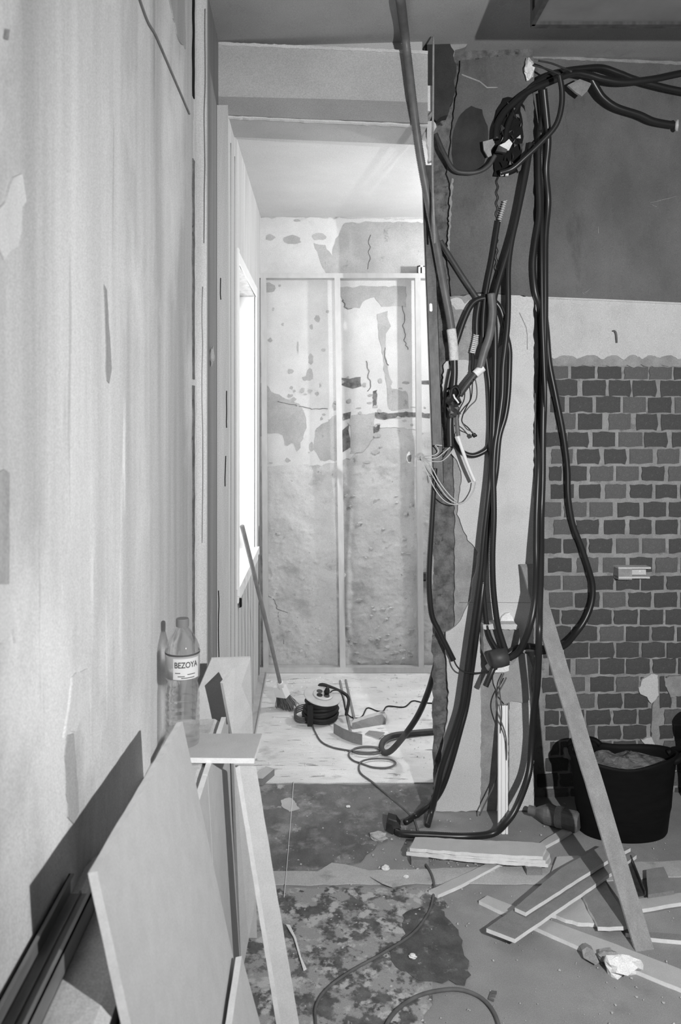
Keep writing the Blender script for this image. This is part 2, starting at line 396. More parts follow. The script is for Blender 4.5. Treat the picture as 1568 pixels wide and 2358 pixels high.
for (d0, d1, z0, z1) in ((D0, D0 + .055, ZS, ZT), (D1 - .055, D1, ZS, ZT), (D0, D1, ZS, ZS + .06), (D0, D1, ZT - .06, ZT), ((D0 + D1) / 2 - .035, (D0 + D1) / 2 + .035, ZS, ZT)):
    fv.append(boxv(-.525, -.475, d0, d1, z0, z1))
V, Fc = join(*fv)
win.data.from_pydata([tuple(v) for v in V], [], Fc); 
if not win.data.materials: win.data.materials.append(M_sill)
for d0, d1 in ((D0 + .055, (D0 + D1) / 2 - .035), ((D0 + D1) / 2 + .035, D1 - .055)):
    box('pane', -.502, -.498, d0, d1, ZS + .06, ZT - .06, M_pane, win)
box('sill', -.53, XW(4) + .018, D0 - .02, D1 + .02, ZS - .035, ZS + .006, M_sill, win)
slab('dark_gap', [(XW(4.70) + .0012, 4.765, .02), (XW(4.70) + .0012, 4.80, .02), (XW(4.70) + .0012, 4.80, .93), (XW(4.70) + .0012, 4.77, .90)], (-.02, 0, 0), M_black, ww, jag=.003, step=.05)
slab('knot_hole', [P(550, 1378, 3.45), P(556, 1380, 3.45), P(556, 1398, 3.45), P(551, 1400, 3.45)], (0, .02, 0), M_black, ww)
box('sill_apron', XW(4), XW(4) + .012, D0 - .02, D1 + .02, ZS - .066, ZS - .036, M_sill, win)
for d0, d1, z0, z1 in ((D0 - .05, D0, ZS, ZT + .05), (D1, D1 + .05, ZS, ZT + .05), (D0, D1, ZT, ZT + .05)):
    box('architrave', XW(d0) - .004, XW((d0 + d1) / 2) + .008, d0, d1, z0, z1, M_sill, win)
box('reveal_lining', -.47, XW(D1) - .004, D1 - .006, D1 - .001, ZS, ZT, M_sill, win)
box('sash_handle', -.474, -.455, 3.925, 3.945, 1.35, 1.47, M_steelp, win)

# ---- far wall behind the stud frame: rough render with remains of plaster
DF = 4.955
def FW(x, y, off=0.): return P(x, y, DF - off)
V, Fc = [], []
xs_ = [-.62] + [-.42 + 1.32 * i / 210 for i in range(211)] + [1.6, 2.6]
zs_ = [1.42 * i / 250 for i in range(250)] + [1.42 + 1.53 * i / 60 for i in range(61)]
nx = len(xs_) - 1
for i, z in enumerate(zs_):
    for x in xs_:
        q = min(1, max(0, (1.30 + .06 * mn.noise(Vector((x * 3, 0, 1))) + (.22 * min(1, (x - .33) / .1) if x > .33 else 0) - z) / .05))
        worn = .5 + .5 * mn.noise(Vector((x * 2.3, z * 2.3, 8)))
        rough = .006 * fbm(Vector((x * 9, z * 9, 1))) + worn * (.009 * max(0, fbm(Vector((x * 34, z * 34, 2))) - .1) + .014 * max(0, fbm(Vector((x * 22, z * 30, 5))) - .42) - .012 * max(0, fbm(Vector((x * 16 + 4, z * 24, 15))) - .55))
        rough += .010 * max(0, .35 - abs(fbm(Vector((x * 5 + z * 3, z * 9 - x * 4, 12))))) * max(0, .9 - z)
        bul = .018 * max(0, 1.2 - z)
        V.append((x, DF - q * (.010 + bul * .7 + rough) - (1 - q) * .0016 * fbm(Vector((x * 8, z * 8, 3))), z))
    if i:
        for j in range(nx):
            o = (i - 1) * (nx + 1) + j
            Fc.append((o, o + 1, o + nx + 2, o + nx + 1))
fw = struct(mesh('wall_far', V, Fc, M_far, smooth=True))
box('wall_core', -.62, 2.6, DF + .02, 5.3, 0, 3, M_far, fw)
FPN = [0]
def fp(name, px, m, th=.004, jag=.007, step=.025, seed=3):
    FPN[0] += 1; th += .00002 * FPN[0]
    return slab(name, [FW(x, y, th) for x, y in px], (0, th + .004, 0), m, fw, jag=jag, step=step, seed=seed)
fp('plaster_skim', [(596, 500), (1010, 507), (1010, 1010), (985, 1000), (930, 985), (870, 985), (855, 1010), (830, 1040), (790, 1062), (740, 1072), (690, 1075), (640, 1078), (596, 1082)], M_farp, th=.003, jag=.009)
fp('grey_render_patch', [(795, 512), (1010, 512), (1010, 632), (752, 632), (738, 606), (730, 580), (722, 560), (748, 565), (765, 590), (770, 560), (785, 530)], M_farg, th=.0045)
for x, y, a, b in ((622, 547, 12, 7), (673, 553, 20, 11), (684, 508, 8, 3), (734, 545, 16, 9), (619, 664, 14, 12), (644, 658, 3, 3), (629, 712, 3, 4), (731, 734, 7, 8), (717, 753, 4, 6), (754, 718, 4, 4),
                   (651, 747, 3, 4), (622, 783, 5, 5), (745, 806, 6, 4), (716, 828, 6, 14), (713, 864, 9, 15), (686, 800, 2, 15), (669, 855, 7, 6), (671, 893, 4, 4), (606, 850, 9, 22), (717, 1030, 5, 12), (627, 965, 9, 12)):
    pts = [(x + a * math.cos(2 * math.pi * i / 12) * RND.uniform(.75, 1.2), y + b * math.sin(2 * math.pi * i / 12) * RND.uniform(.75, 1.2)) for i in range(12)]
    fp('missing_flake', pts, M_farg, th=.0044, jag=.001, step=.03)
fp('grey_render_patch', [(600, 880), (612, 884), (626, 900), (650, 916), (688, 930), (702, 952), (705, 985), (690, 1030), (684, 1040), (676, 1022), (656, 1016), (652, 1000), (640, 996), (616, 996), (600, 1006)], M_farg, th=.0046)
fp('grey_render_patch', [(782, 660), (935, 660), (935, 705), (880, 705), (862, 682), (840, 690), (828, 708), (800, 712), (790, 690), (782, 676)], M_farg, th=.0046)
fp('grey_render_patch', [(868, 722), (892, 716), (898, 750), (888, 768), (887, 812), (892, 850), (902, 880), (900, 930), (894, 938), (893, 890), (884, 850), (880, 800), (872, 770)], M_farg, th=.0046)
fp('grey_render_patch', [(728, 985), (775, 955), (778, 1060), (738, 1060), (722, 1035)], M_farg, th=.0046)
fp('grey_render_patch', [(808, 955), (862, 950), (858, 1010), (835, 1040), (808, 1045)], M_farg, th=.0046)
fp('grey_render_patch', [(895, 893), (935, 900), (940, 940), (900, 945)], M_farg, th=.0046)
fp('slot', [(782, 870), (805, 872), (830, 868), (832, 890), (812, 895), (784, 886)], M_fard, th=.005, jag=.003)
fp('slot', [(968, 876), (1010, 876), (1010, 886), (968, 884)], M_fard, th=.005, jag=.002)
fp('slot', [(864, 950), (905, 951), (935, 948), (990, 952), (990, 962), (930, 960), (885, 966), (865, 962)], M_fard, th=.006, jag=.004, step=.015)
fp('slot', [(790, 952), (808, 948), (806, 964), (790, 968)], M_fard, th=.005, jag=.003)
fp('slot', [(788, 990), (803, 978), (806, 1030), (788, 1042)], M_fard, th=.005, jag=.004)
fp('slot', [(859, 980), (876, 978), (872, 992), (859, 998)], M_fard, th=.005, jag=.004)
fp('slot', [(859, 900), (868, 898), (866, 938), (859, 935)], M_fard, th=.005, jag=.004, step=.01)
for pl in ([(846, 830), (848, 860), (852, 885), (848, 905)], [(884, 800), (886, 825), (894, 845)], [(928, 705), (929, 750), (932, 785), (940, 810)], [(790, 690), (796, 708), (803, 712), (815, 709)],
           [(690, 935), (720, 942), (760, 940)], [(640, 925), (665, 930), (690, 936)], [(851, 540), (850, 590), (849, 628)], [(609, 1350), (616, 1370), (630, 1380), (640, 1405), (685, 1415), (705, 1440)], [(640, 1410), (645, 1450), (655, 1490)],
           [(685, 1415), (692, 1460), (690, 1530)]):
    pts = []
    for (xa, ya), (xb, yb) in zip(pl, pl[1:]):
        for k in range(5): pts.append(FW(xa + (xb - xa) * k / 5 + RND.uniform(-3, 3), ya + (yb - ya) * k / 5 + RND.uniform(-1, 1), .0055 if ya < 1050 else .020))
    tube('crack', pts, .0020, M_fard, fw, ns=5, seg=.012)
for i in range(75):                                   # small flakes missing round the ragged lower edge of the plaster
    x, y = RND.uniform(606, 985), RND.choice((RND.gauss(940, 18), RND.gauss(1062, 14), RND.gauss(1000, 40), RND.gauss(885, 22)))
    if not 860 < y < 1074: continue
    a, b = RND.uniform(2, 9), RND.uniform(1.5, 6)
    pts = [(x + a * math.cos(2 * math.pi * q / 9) * RND.uniform(.6, 1.3), y + b * math.sin(2 * math.pi * q / 9) * RND.uniform(.6, 1.3)) for q in range(9)]
    fp('missing_flake', pts, M_farg, th=.0050, jag=.003, step=.008, seed=i)
# lumps of hard mortar on the lower render
for i in range(70):
    x, y = RND.uniform(795, 950), RND.choice((RND.uniform(1130, 1300), RND.uniform(1380, 1540), RND.uniform(1440, 1540)))
    if RND.random() < .25: x = RND.uniform(612, 765)
    lump('mortar_crumb', FW(x, y, .020 + .009 * (y > 1300)), RND.uniform(.006, .014), M_far, fw, seed=i, ns=7, nr=5, squash=(RND.uniform(.8, 1.8), .5, RND.uniform(.5, 1)))

# ---- brick wall on the right: mortar bed, every brick, plaster bands above
xa, xb = .80, 2.6
def wq(X, z, off): return Vector((X, dwall(X) - off, z))
bw = struct(mesh('wall_right', [wq(xa, 0, 0), wq(xb, 0, 0), wq(xb, 3.2, 0), wq(xa, 3.2, 0), wq(xa, 0, -.13), wq(xb, 0, -.13), wq(xb, 3.2, -.13), wq(xa, 3.2, -.13)],
                 [(0, 1, 2, 3), (4, 5, 6, 7), (0, 1, 5, 4), (1, 2, 6, 5), (2, 3, 7, 6), (3, 0, 4, 7)], M_mort))
rows1 = [(845, 980, [(480, 670), (720, 915), (945, 1130), (1150, 1350), (1390, 1590)]), (990, 1125, [(440, 560), (605, 800), (835, 1040), (1070, 1260), (1285, 1480), (1515, 1710)]),
         (1135, 1270, [(490, 655), (680, 885), (945, 1130), (1180, 1360), (1395, 1600)]), (1295, 1420, [(405, 580), (590, 765), (805, 995), (1030, 1230), (1250, 1445), (1490, 1680)]),
         (1440, 1565, [(450, 630), (670, 860), (905, 1090), (1125, 1320), (1365, 1550)]), (1590, 1715, [(430, 535), (555, 750), (785, 980), (1010, 1200), (1230, 1420), (1460, 1650)]),
         (1745, 1865, [(445, 640), (690, 870), (915, 1090), (1130, 1315), (1350, 1530)]), (1900, 2025, [(385, 530), (560, 750), (780, 975), (1020, 1205), (1245, 1435), (1465, 1660)]),
         (2050, 2175, [(470, 630), (665, 855), (905, 1080), (1125, 1310), (1350, 1535)])]
rows2 = [(150, 275, [(380, 530), (555, 750), (775, 970), (1010, 1200), (1235, 1430), (1465, 1660)]), (315, 440, [(420, 620), (670, 850), (895, 1085), (1125, 1315), (1350, 1535)]),
         (472, 592, [(370, 525), (550, 755), (790, 980), (1010, 1205), (1225, 1415), (1445, 1640)]), (615, 742, [(430, 630), (655, 860), (895, 1085), (1115, 1305), (1340, 1530)]),
         (765, 890, [(390, 515), (540, 745), (762, 965), (990, 1190), (1215, 1410), (1435, 1630)]), (910, 1032, [(430, 615), (632, 840), (870, 1070), (1095, 1290), (1320, 1505), (1535, 1730)]),
         (1050, 1175, [(380, 540), (560, 765), (780, 985), (1010, 1200), (1230, 1425), (1445, 1640)]), (1190, 1318, [(430, 610), (660, 850), (870, 1075), (1095, 1295), (1325, 1520), (1545, 1740)]),
         (1345, 1468, [(370, 535), (560, 735), (785, 985), (1010, 1200), (1220, 1360), (1385, 1500), (1530, 1700)]), (1490, 1610, [(400, 590), (615, 820), (850, 1055), (1080, 1280), (1385, 1480), (1530, 1720)]),
         (1630, 1752, [(390, 510), (530, 725), (750, 955), (985, 1180), (1205, 1360), (1425, 1620)]), (1768, 1880, [(400, 600), (620, 820), (850, 1045), (1070, 1265), (1305, 1500), (1515, 1700)]),
         (1900, 2010, [(440, 510), (530, 735), (755, 965), (985, 1180), (1200, 1340), (1420, 1615)]), (2035, 2150, [(400, 590), (615, 820), (845, 1040), (1070, 1265), (1300, 1490), (1515, 1700)]),
         (2172, 2285, [(330, 500), (525, 735), (755, 965), (985, 1180), (1200, 1390), (1420, 1615)]), (2305, 2400, [(400, 590), (615, 820), (845, 1040), (1070, 1265), (1300, 1490), (1515, 1700)])]
K = 418 / 1568.0
rows = [(650 + (690 + 40) * K, 650 + 835 * K, [(450, 590), (620, 820), (850, 1050), (1080, 1280), (1295, 1485), (1505, 1700)])] + [(650 + a * K, 650 + b * K, r) for a, b, r in rows1] + [(1200 + a * K, 1200 + b * K, r) for a, b, r in rows2]
variants = []
for v in range(9):                               # unit bricks with worn, uneven faces; shared meshes
    V, Fc = [], []
    nu, nv = 5, 3
    for j in range(nv + 1):
        for i in range(nu + 1):
            u, t = i / nu - .5, j / nv - .5
            edge = (i in (0, nu)) + (j in (0, nv))
            s = Vector((v * 5.3 + u * 3, t * 3, v))
            V.append((u + .055 * mn.noise(s * 2) * (i in (0, nu)) , (.35 if edge == 2 else .16 if edge else 0) + .18 * mn.noise(s * 2.3), t + .11 * mn.noise(s * 1.7 + Vector((9, 2, 0))) * (j in (0, nv))))
    ring = [i for i in range(nu)] + [nu + j * (nu + 1) for j in range(nv)] + [nv * (nu + 1) + nu - i for i in range(nu)] + [(nv - j) * (nu + 1) for j in range(nv)]
    for j in range(nv):
        for i in range(nu):
            o = j * (nu + 1) + i; Fc.append((o, o + 1, o + nu + 2, o + nu + 1))
    k = len(V); 
    for r in ring: V.append((V[r][0] * .98, 2.2, V[r][2] * .98))
    for q in range(len(ring)):
        q2 = (q + 1) % len(ring); Fc.append((ring[q], ring[q2], k + q2, k + q))
    me = bpy.data.meshes.new('brick'); me.from_pydata(V, [], Fc)
    me.materials.append((M_brick, M_brick2, M_brick, M_brick3, M_brick, M_brick2, M_brick, M_brick, M_brick3)[v])
    bm = bmesh.new(); bm.from_mesh(me); bmesh.ops.recalc_face_normals(bm, faces=bm.faces); bm.to_mesh(me); bm.free()
    for p in me.polygons: p.use_smooth = False
    variants.append(me)
ang = math.atan(BK)
for ri, (ya, yb, cols) in enumerate(rows):
    cols = list(cols)
    while cols[-1][1] < 2560: cols.append((cols[-1][1] + 32, cols[-1][1] + 225))
    for (ca, cb) in cols:
        xa_, xb_ = 1150 + ca * K, 1150 + cb * K
        ym = (ya + yb) / 2; xm = (xa_ + xb_) / 2
        if ym > 1500: ym -= (xm - 1400) * .010
        elif ym < 1000: ym += (xm - 1400) * .006
        c = BW(xm, ym); wd = (BW(xb_, ym) - BW(xa_, ym)).length; ht = (yb - ya) / F * c.y
        o = bpy.data.objects.new('brick', RND.choice(variants)); COL.objects.link(o); o.parent = bw
        o.location = c + Vector((0, -.0075, 0)); o.rotation_euler = (0, RND.uniform(-.012, .012), ang + RND.uniform(-.01, .01))
        o.scale = (wd + .001, .012, ht - .001)
def wp(name, px, m, th=.012, jag=.0, step=.02, seed=2, parent=None):
    return slab(name, [BW(x, y, th) for x, y in px], (0, th + .004, 0), m, parent or bw, jag=jag, step=step, seed=seed)
scal = [(1700, 826)]
for x in range(1640, 1232, -4):
    scal.append((x, 827 - 9 * abs(math.sin(x * .066 + .6 * math.sin(x * .021))) + 5 * mn.noise(Vector((x * .045, 0, 0))) + 2 * mn.noise(Vector((x * .2, 3, 0)))))
wp('plaster_band', [(1220, 684), (2020, 714), (2020, 830)] + scal + [(1229, 860), (1228, 842), (1220, 842)], [M_white, M_lump], th=.018)
wp('mortar_smear', [(1228, 815), (2020, 815), (2020, 845)] + [(x, 843 + 7 * mn.noise(Vector((x * .06, 1, 0)))) for x in range(1660, 1232, -8)] + [(1228, 850)], M_concm, th=.0105)
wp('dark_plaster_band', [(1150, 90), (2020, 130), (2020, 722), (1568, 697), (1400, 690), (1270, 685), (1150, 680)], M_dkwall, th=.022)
wp('plaster_lip', [(1150, 679), (1400, 689), (2020, 718), (2020, 722), (1400, 693), (1150, 683)], M_white, th=.026)
wp('plaster_lip', [(1040, 118), (1300, 130), (2020, 162), (2020, 170), (1300, 137), (1040, 125)], M_concm, th=.030, jag=.002)
wp('chipped_edge', [(1226, 830), (1246, 822), (1258, 850), (1250, 900), (1256, 950), (1246, 1010), (1258, 1060), (1250, 1110), (1240, 1180), (1248, 1260), (1226, 1300)], M_mort, th=.010, jag=.006)
wp('plaster_splash', [(1472, 1585), (1480, 1565), (1500, 1553), (1515, 1555), (1516, 1600), (1508, 1612), (1500, 1620), (1490, 1605), (1474, 1598)], M_white, th=.014, jag=.003, step=.01)
wp('plaster_splash', [(1476, 1704), (1500, 1698), (1508, 1715), (1504, 1736), (1497, 1736), (1488, 1718)], M_white, th=.013, jag=.003, step=.01)
wp('plaster_splash', [(1530, 1560), (1580, 1555), (1580, 1600), (1545, 1605), (1535, 1585)], M_concm, th=.012, jag=.005, step=.01)
wp('plaster_splash', [(1515, 1604), (1520, 1760), (1500, 1760), (1502, 1625)], M_mort, th=.0095, jag=.004, step=.02)
wp('plaster_splash', [(1298, 1745), (1300, 1725), (1318, 1722), (1326, 1740), (1320, 1752)], M_concm, th=.02, jag=.003, step=.01)
# scratches in the dark plaster
for (x, y, X2, Y2) in ((1497, 466, 1524, 460), (1524, 460, 1560, 450), (1345, 675, 1362, 662), (1377, 520, 1378, 538), (1500, 470, 1512, 476), (1210, 555, 1222, 550), (1340, 672, 1346, 678)):
    tube('scratch', [BW(x, y, .0225), BW((x + X2) / 2, (y + Y2) / 2 + 1, .0228), BW(X2, Y2, .0225)], .0016, M_concm, bw, ns=4)

# ---- duct stub at the ceiling, top right
dt = thing('ceiling_duct', 'grey rectangular duct box fixed under the dark ceiling, top right corner', 'duct', (1.3, 2.2, 2.86))
box('casing', .679, 2.38, 1.9, 2.49, 2.86, 3.2, M_duct, dt)
box('rim', .672, 2.38, 2.49, 2.515, 2.85, 3.2, M_dksteel, dt)
box('side_rim', .668, .682, 1.9, 2.5, 2.85, 2.885, M_dksteel, dt)

# ---- shell behind the camera
struct(box('wall_side', 2.4, 2.6, -1.6, 5.3, 0, 3.3, M_screed))
struct(box('wall_rear', -.6, 2.6, -1.8, -1.6, 0, 3.3, M_screed))

# ================================================================== PILLAR
pl = struct(mesh('wall_pillar', [], [], M_conc))
pl.data.clear_geometry()
V, Fc = [], []
zs = 200
prof = [(.505, 3.46), (.488, 3.36), (.471, 3.27), (.460, 3.22), (.457, 3.200), (.468, 3.190), (.50, 3.188), (.53, 3.188), (.56, 3.188), (.62, 3.188), (.72, 3.188), (.80, 3.188), (.861, 3.188), (.861, 3.40)]
for i in range(zs + 1):
    z = 3.12 * i / zs
    for j, (x, d) in enumerate(prof):
        a = 1 if j < 7 else .25
        s = Vector((j * .5, z * 8, 0))
        dx = a * (.012 * fbm(Vector((x * 20 + 3, d * 12, z * 9))) + .006 * fbm(Vector((x * 40, d * 40 + 7, z * 30))))
        dy = a * (.012 * fbm(Vector((x * 14, d * 9, z * 11 + 4))) + .006 * fbm(Vector((x * 45, d * 30 + 1, z * 34))))
        lean = -.05 * max(0, z - 2.3) * (j < 7)
        V.append((x + dx * (j < 11) + lean * .5, d + (dy if 0 < j < 13 else 0), z))
    if i:
        k = len(prof)
        for j in range(k - 1):
            o = (i - 1) * k + j; Fc.append((o, o + 1, o + k + 1, o + k))
pl.data.from_pydata([tuple(v) for v in V], [], Fc)
if not pl.data.materials: pl.data.materials.append(M_conc)
DP = 3.18
def pp(name, px, m, off=.0, th=.012, jag=.003, step=.018, seed=5):
    return slab(name, [P(x, y, DP - off) for x, y in px], (0, th, 0), m, pl, jag=jag, step=step, seed=seed)
# bare concrete under the plaster, then the plaster coats
pp('bare_face', [(1040, 820), (1229, 820), (1229, 1868), (1030, 1868), (1040, 1560), (1046, 1440), (1047, 1200)], M_concm, off=.002, jag=.003)
pp('plaster_coat', [(1048, 830), (1229, 826), (1229, 905), (1229, 1305), (1229, 1500), (1150, 1500), (1108, 1440), (1106, 1868), (1004, 1868), (1022, 1700), (1030, 1661), (1033, 1585), (1026, 1500), (1027, 1457),
                    (1053, 1440), (1084, 1380), (1089, 1335), (1099, 1296), (1101, 1273), (1078, 1243), (1053, 1184), (1060, 1130), (1063, 1085), (1052, 1060), (1040, 1045), (1058, 950), (1052, 900)], M_white, off=.013, th=.014)
pp('plaster_coat', [(1172, 1610), (1229, 1600), (1228, 1868), (1168, 1868)], M_white, off=.012, th=.012)
pp('chase_back', [(1100, 1500), (1180, 1500), (1180, 1868), (1100, 1868)], M_concm, off=.0035, th=.01, jag=0)
pp('middle_coat', [(1034, 684), (1110, 676), (1172, 680), (1170, 770), (1160, 790), (1120, 835), (1048, 833), (1040, 760)], M_concm, off=.0125, th=.012)
pp('plaster_coat', [(1165, 682), (1184, 680), (1229, 684), (1229, 840), (1100, 840), (1160, 790)], M_white, off=.0118, th=.012)
pp('white_remnant', [(1036, 690), (1056, 684), (1070, 700), (1082, 690), (1072, 715), (1050, 712), (1040, 702)], M_white, off=.014, th=.006, step=.01)
pp('white_remnant', [(1022, 840), (1033, 828), (1036, 850), (1030, 930), (1024, 960), (1018, 900)], M_white, off=.014, th=.006, step=.01)
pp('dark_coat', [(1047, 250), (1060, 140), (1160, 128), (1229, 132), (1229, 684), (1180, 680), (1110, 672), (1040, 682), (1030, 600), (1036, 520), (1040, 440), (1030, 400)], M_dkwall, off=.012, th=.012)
pp('coat_edge', [(1040, 410), (1044, 412), (1040, 470), (1037, 540), (1032, 600), (1028, 596), (1033, 520), (1036, 450)], M_concm, off=.016, th=.006, step=.01)
pp('hollow', [(1045, 300), (1060, 262), (1085, 245), (1110, 252), (1122, 290), (1126, 340), (1112, 385), (1085, 398), (1058, 402), (1042, 380), (1040, 340)], M_darkrough, off=.0135, th=.003)  # flat dark slab on the face, stands in for the hollow
pp('broken_head', [(978, 92), (1028, 92), (1046, 118), (1050, 170), (1044, 230), (1030, 262), (1004, 280), (982, 262), (974, 200), (976, 130)], M_darkrough, off=.055, th=.06, jag=.006)
pp('broken_head', [(1028, 90), (1080, 92), (1072, 108), (1050, 116), (1044, 132), (1036, 120)], M_concm, off=.05, th=.06, jag=.004)
pp('white_remnant', [(978, 282), (1000, 278), (1004, 292), (996, 310), (996, 370), (988, 372), (984, 330)], M_white, off=.05, th=.03, step=.01)
pp('coat_crack', [(1063, 170), (1105, 186), (1122, 200), (1146, 200), (1146, 202), (1121, 203), (1104, 189), (1063, 173)], M_concm, off=.0140, th=.003, jag=0)
# wide upright chunk of mortar with a pale broken top, grey filler sheet below it
cx = P(1150, 1490, 3.1)
slab('mortar_block', [P(1113, 1446, 3.12), P(1193, 1443, 3.12), P(1198, 1500, 3.12), P(1180, 1530, 3.12), P(1128, 1535, 3.12), P(1114, 1500, 3.12)], (0, .06, 0), [M_concm, M_white], pl, jag=.003, step=.02)
slab('mortar_block_top', [P(1112, 1438, 3.10), P(1190, 1437, 3.10), P(1196, 1445, 3.10), P(1190, 1450, 3.10), P(1113, 1449, 3.10)], (0, .07, 0), M_white, pl, jag=.002, step=.012)
pp('filler_chip', [(1152, 1438), (1156, 1418), (1172, 1412), (1184, 1425), (1186, 1438)], M_lump, off=.03, th=.02, step=.01)
pp('filler_sheet', [(1136, 1545), (1170, 1500), (1215, 1506), (1226, 1540), (1220, 1580), (1228, 1600), (1214, 1618), (1180, 1616), (1160, 1622), (1146, 1600), (1138, 1575)], mat('grey_filler', .33, .40, (12, 12, 12), bump=.3, bscale=60), off=.022, th=.02)
pp('filler_sheet_rim', [(1122, 1542), (1135, 1530), (1160, 1524), (1174, 1530), (1172, 1545), (1150, 1548), (1132, 1552)], M_lump, off=.060, th=.045, step=.012)
for pts, r in (([(1170, 1620), (1172, 1700), (1171, 1868)], .002), ([(1214, 805), (1213, 760), (1203, 735), (1196, 720)], .0012), ([(1232, 905), (1232, 1290)], .0015), ([(1060, 1387), (1230, 1388)], .0009)):
    tube('hairline', [P(x, y, DP - .0135) for x, y in pts], r, M_concm, pl, ns=4, seg=.03)

# steel stud fixed along the broken side of the pillar, slotted hole; its shade is put into the dark colour
st = thing('steel_stud', 'shade-coloured steel stud with an oval slot fixed along the broken left side of the pillar', 'stud', P(1000, 1112, 3.19))
a0, a1 = P(972, 380, 3.15), P(998, 1112, 3.15)
def studpt(t, sx, dy): return a0.lerp(a1, t) + Vector((sx, dy, 0))
NV = 40
V, Fc = [], []
hole = (.447 - .012, .447 + .014)
wdt = .042
# web with an oval slot: built as a ring of quads around the slot
ts = [0, .25, hole[0] - .03]
def webquad(t0, t1, s0, s1):
    o = len(V)
    for t, s in ((t0, s0), (t1, s0), (t1, s1), (t0, s1)): V.append(studpt(t, s, 0))
    for t, s in ((t0, s0), (t1, s0), (t1, s1), (t0, s1)): V.append(studpt(t, s, .0025))
    Fc.extend([(o, o + 1, o + 2, o + 3), (o + 4, o + 5, o + 6, o + 7), (o, o + 1, o + 5, o + 4), (o + 1, o + 2, o + 6, o + 5), (o + 2, o + 3, o + 7, o + 6), (o + 3, o, o + 4, o + 7)])
webquad(0, hole[0] - .004, 0, wdt); webquad(hole[1] + .004, 1, 0, wdt)
L = (a1 - a0).length
h0, h1 = hole[0] - .004, hole[1] + .004
NS = 12
ring_o, ring_i = [], []
sx0, sx1 = .009, .021
for k in range(NS * 2):
    an = 2 * math.pi * k / (NS * 2)
    # stadium: half circles at both ends
    c, s = math.cos(an), math.sin(an)
    rr = (sx1 - sx0) / 2
    mid = (sx0 + sx1) / 2
    half = (hole[1] - hole[0]) / 2 * L - rr
    ring_i.append((mid + rr * c, (half if s >= 0 else -half) + rr * s))
    m_ = max(abs(c), abs(s)); q = (c / m_, s / m_)
    ring_o.append((wdt / 2 + q[0] * wdt / 2, q[1] * (h1 - h0) / 2 * L))
tm = (h0 + h1) / 2
o = len(V)
for (s, l) in ring_i + ring_o: V.append(studpt(tm + l / L, s, 0))
for (s, l) in ring_i + ring_o: V.append(studpt(tm + l / L, s, .0025))
nn = NS * 2
for k in range(nn):
    k2 = (k + 1) % nn
    Fc += [(o + k, o + k2, o + nn + k2, o + nn + k), (o + 2 * nn + k, o + 2 * nn + k2, o + 3 * nn + k2, o + 3 * nn + k), (o + k, o + k2, o + 2 * nn + k2, o + 2 * nn + k)]
mesh('web', V, Fc, M_dksteel, st)
fv = []
for s in (0, wdt - .002):
    V4 = [studpt(t, s + e, dy) for t in (0, 1) for e, dy in ((0, 0), (.002, 0), (.002, .028), (0, .028))]
    mesh('flange', V4, [(0, 1, 2, 3), (4, 5, 6, 7), (0, 1, 5, 4), (1, 2, 6, 5), (2, 3, 7, 6), (3, 0, 4, 7)], M_dksteel, st)

# aluminium profile in the chase
ap = thing('metal_profile', 'bright ribbed aluminium strip standing in the chase at the pillar foot', 'profile', G(1160, 1940))
top, bot = P(1160, 1625, 3.150), P(1160, 1935, 2.99)
for e, wv in ((-.021, .008), (-.008, .012), (.008, .008)):
    V4 = [p + Vector((e + dx, dy, 0)) for p in (top, bot) for dx, dy in ((0, 0), (wv, 0), (wv, .008), (0, .008))]
    mesh('rib', V4, [(0, 1, 2, 3), (4, 5, 6, 7), (0, 1, 5, 4), (1, 2, 6, 5), (2, 3, 7, 6), (3, 0, 4, 7)], M_wht, ap)
V4 = [p + Vector((dx, dy, 0)) for p in (top, bot) for dx, dy in ((-.022, .005), (.017, .005), (.017, .011), (-.022, .011))]
mesh('backing', V4, [(0, 1, 2, 3), (4, 5, 6, 7), (0, 1, 5, 4), (1, 2, 6, 5), (2, 3, 7, 6), (3, 0, 4, 7)], M_steelp, ap)

# ================================================================== STUD FRAME in the far room
DFR = 4.86
fr = thing('partition_frame', 'galvanised metal stud frame standing before the peeling far wall', 'frame', (.6, DFR, .008))
def chan(name, p0, p1, wdir, wid, dep, m, parent, lip=.008):
    """C-channel from p0 to p1: web facing the camera plane side, flanges going back, lips"""
    a, b = Vector(p0), Vector(p1); wv = Vector(wdir) * wid; dv = Vector((0, dep, 0)); t = .0012
    sec = [(0, 0), (1, 0), (1, 1), (1 - lip / wid, 1), (1 - lip / wid, 1 - t / dep), (1 - t / wid, 1 - t / dep), (1 - t / wid, t / dep), (t / wid, t / dep), (t / wid, 1 - t / dep), (lip / wid, 1 - t / dep), (lip / wid, 1), (0, 1)]
    k = len(sec)
    V = [p + wv * u + dv * v for p in (a, b) for u, v in sec]
    Fc = [tuple(range(k)), tuple(range(2 * k - 1, k - 1, -1))] + [(i, (i + 1) % k, k + (i + 1) % k, k + i) for i in range(k)]
    return mesh(name, V, Fc, m, parent)
zt = P(0, 629, DFR).z
chan('top_track', (XW(4.86), DFR, zt - .030), (2.35, DFR, zt - .030), (0, 0, 1), .030, .05, M_steelp, fr)
chan('bottom_track', (XW(4.86), DFR, .008), (2.35, DFR, .008), (0, 0, 1), .034, .05, M_steelp, fr)
for xt, xb2, wd in ((600, 606, 12), (770, 783, 13), (956, 964, 12.5), (1130, 1138, 12.5), (1310, 1316, 12.5), (1490, 1496, 12.5)):
    chan('stud', P(xt, 640, DFR + .001), P(xb2, 1543, DFR + .001), (1, 0, 0), wd / F * DFR, .046, M_steelp, fr)
cl = thing('frame_clip', 'small bright bracket on top of the stud frame beside the pillar', 'bracket', P(972, 628, DFR))
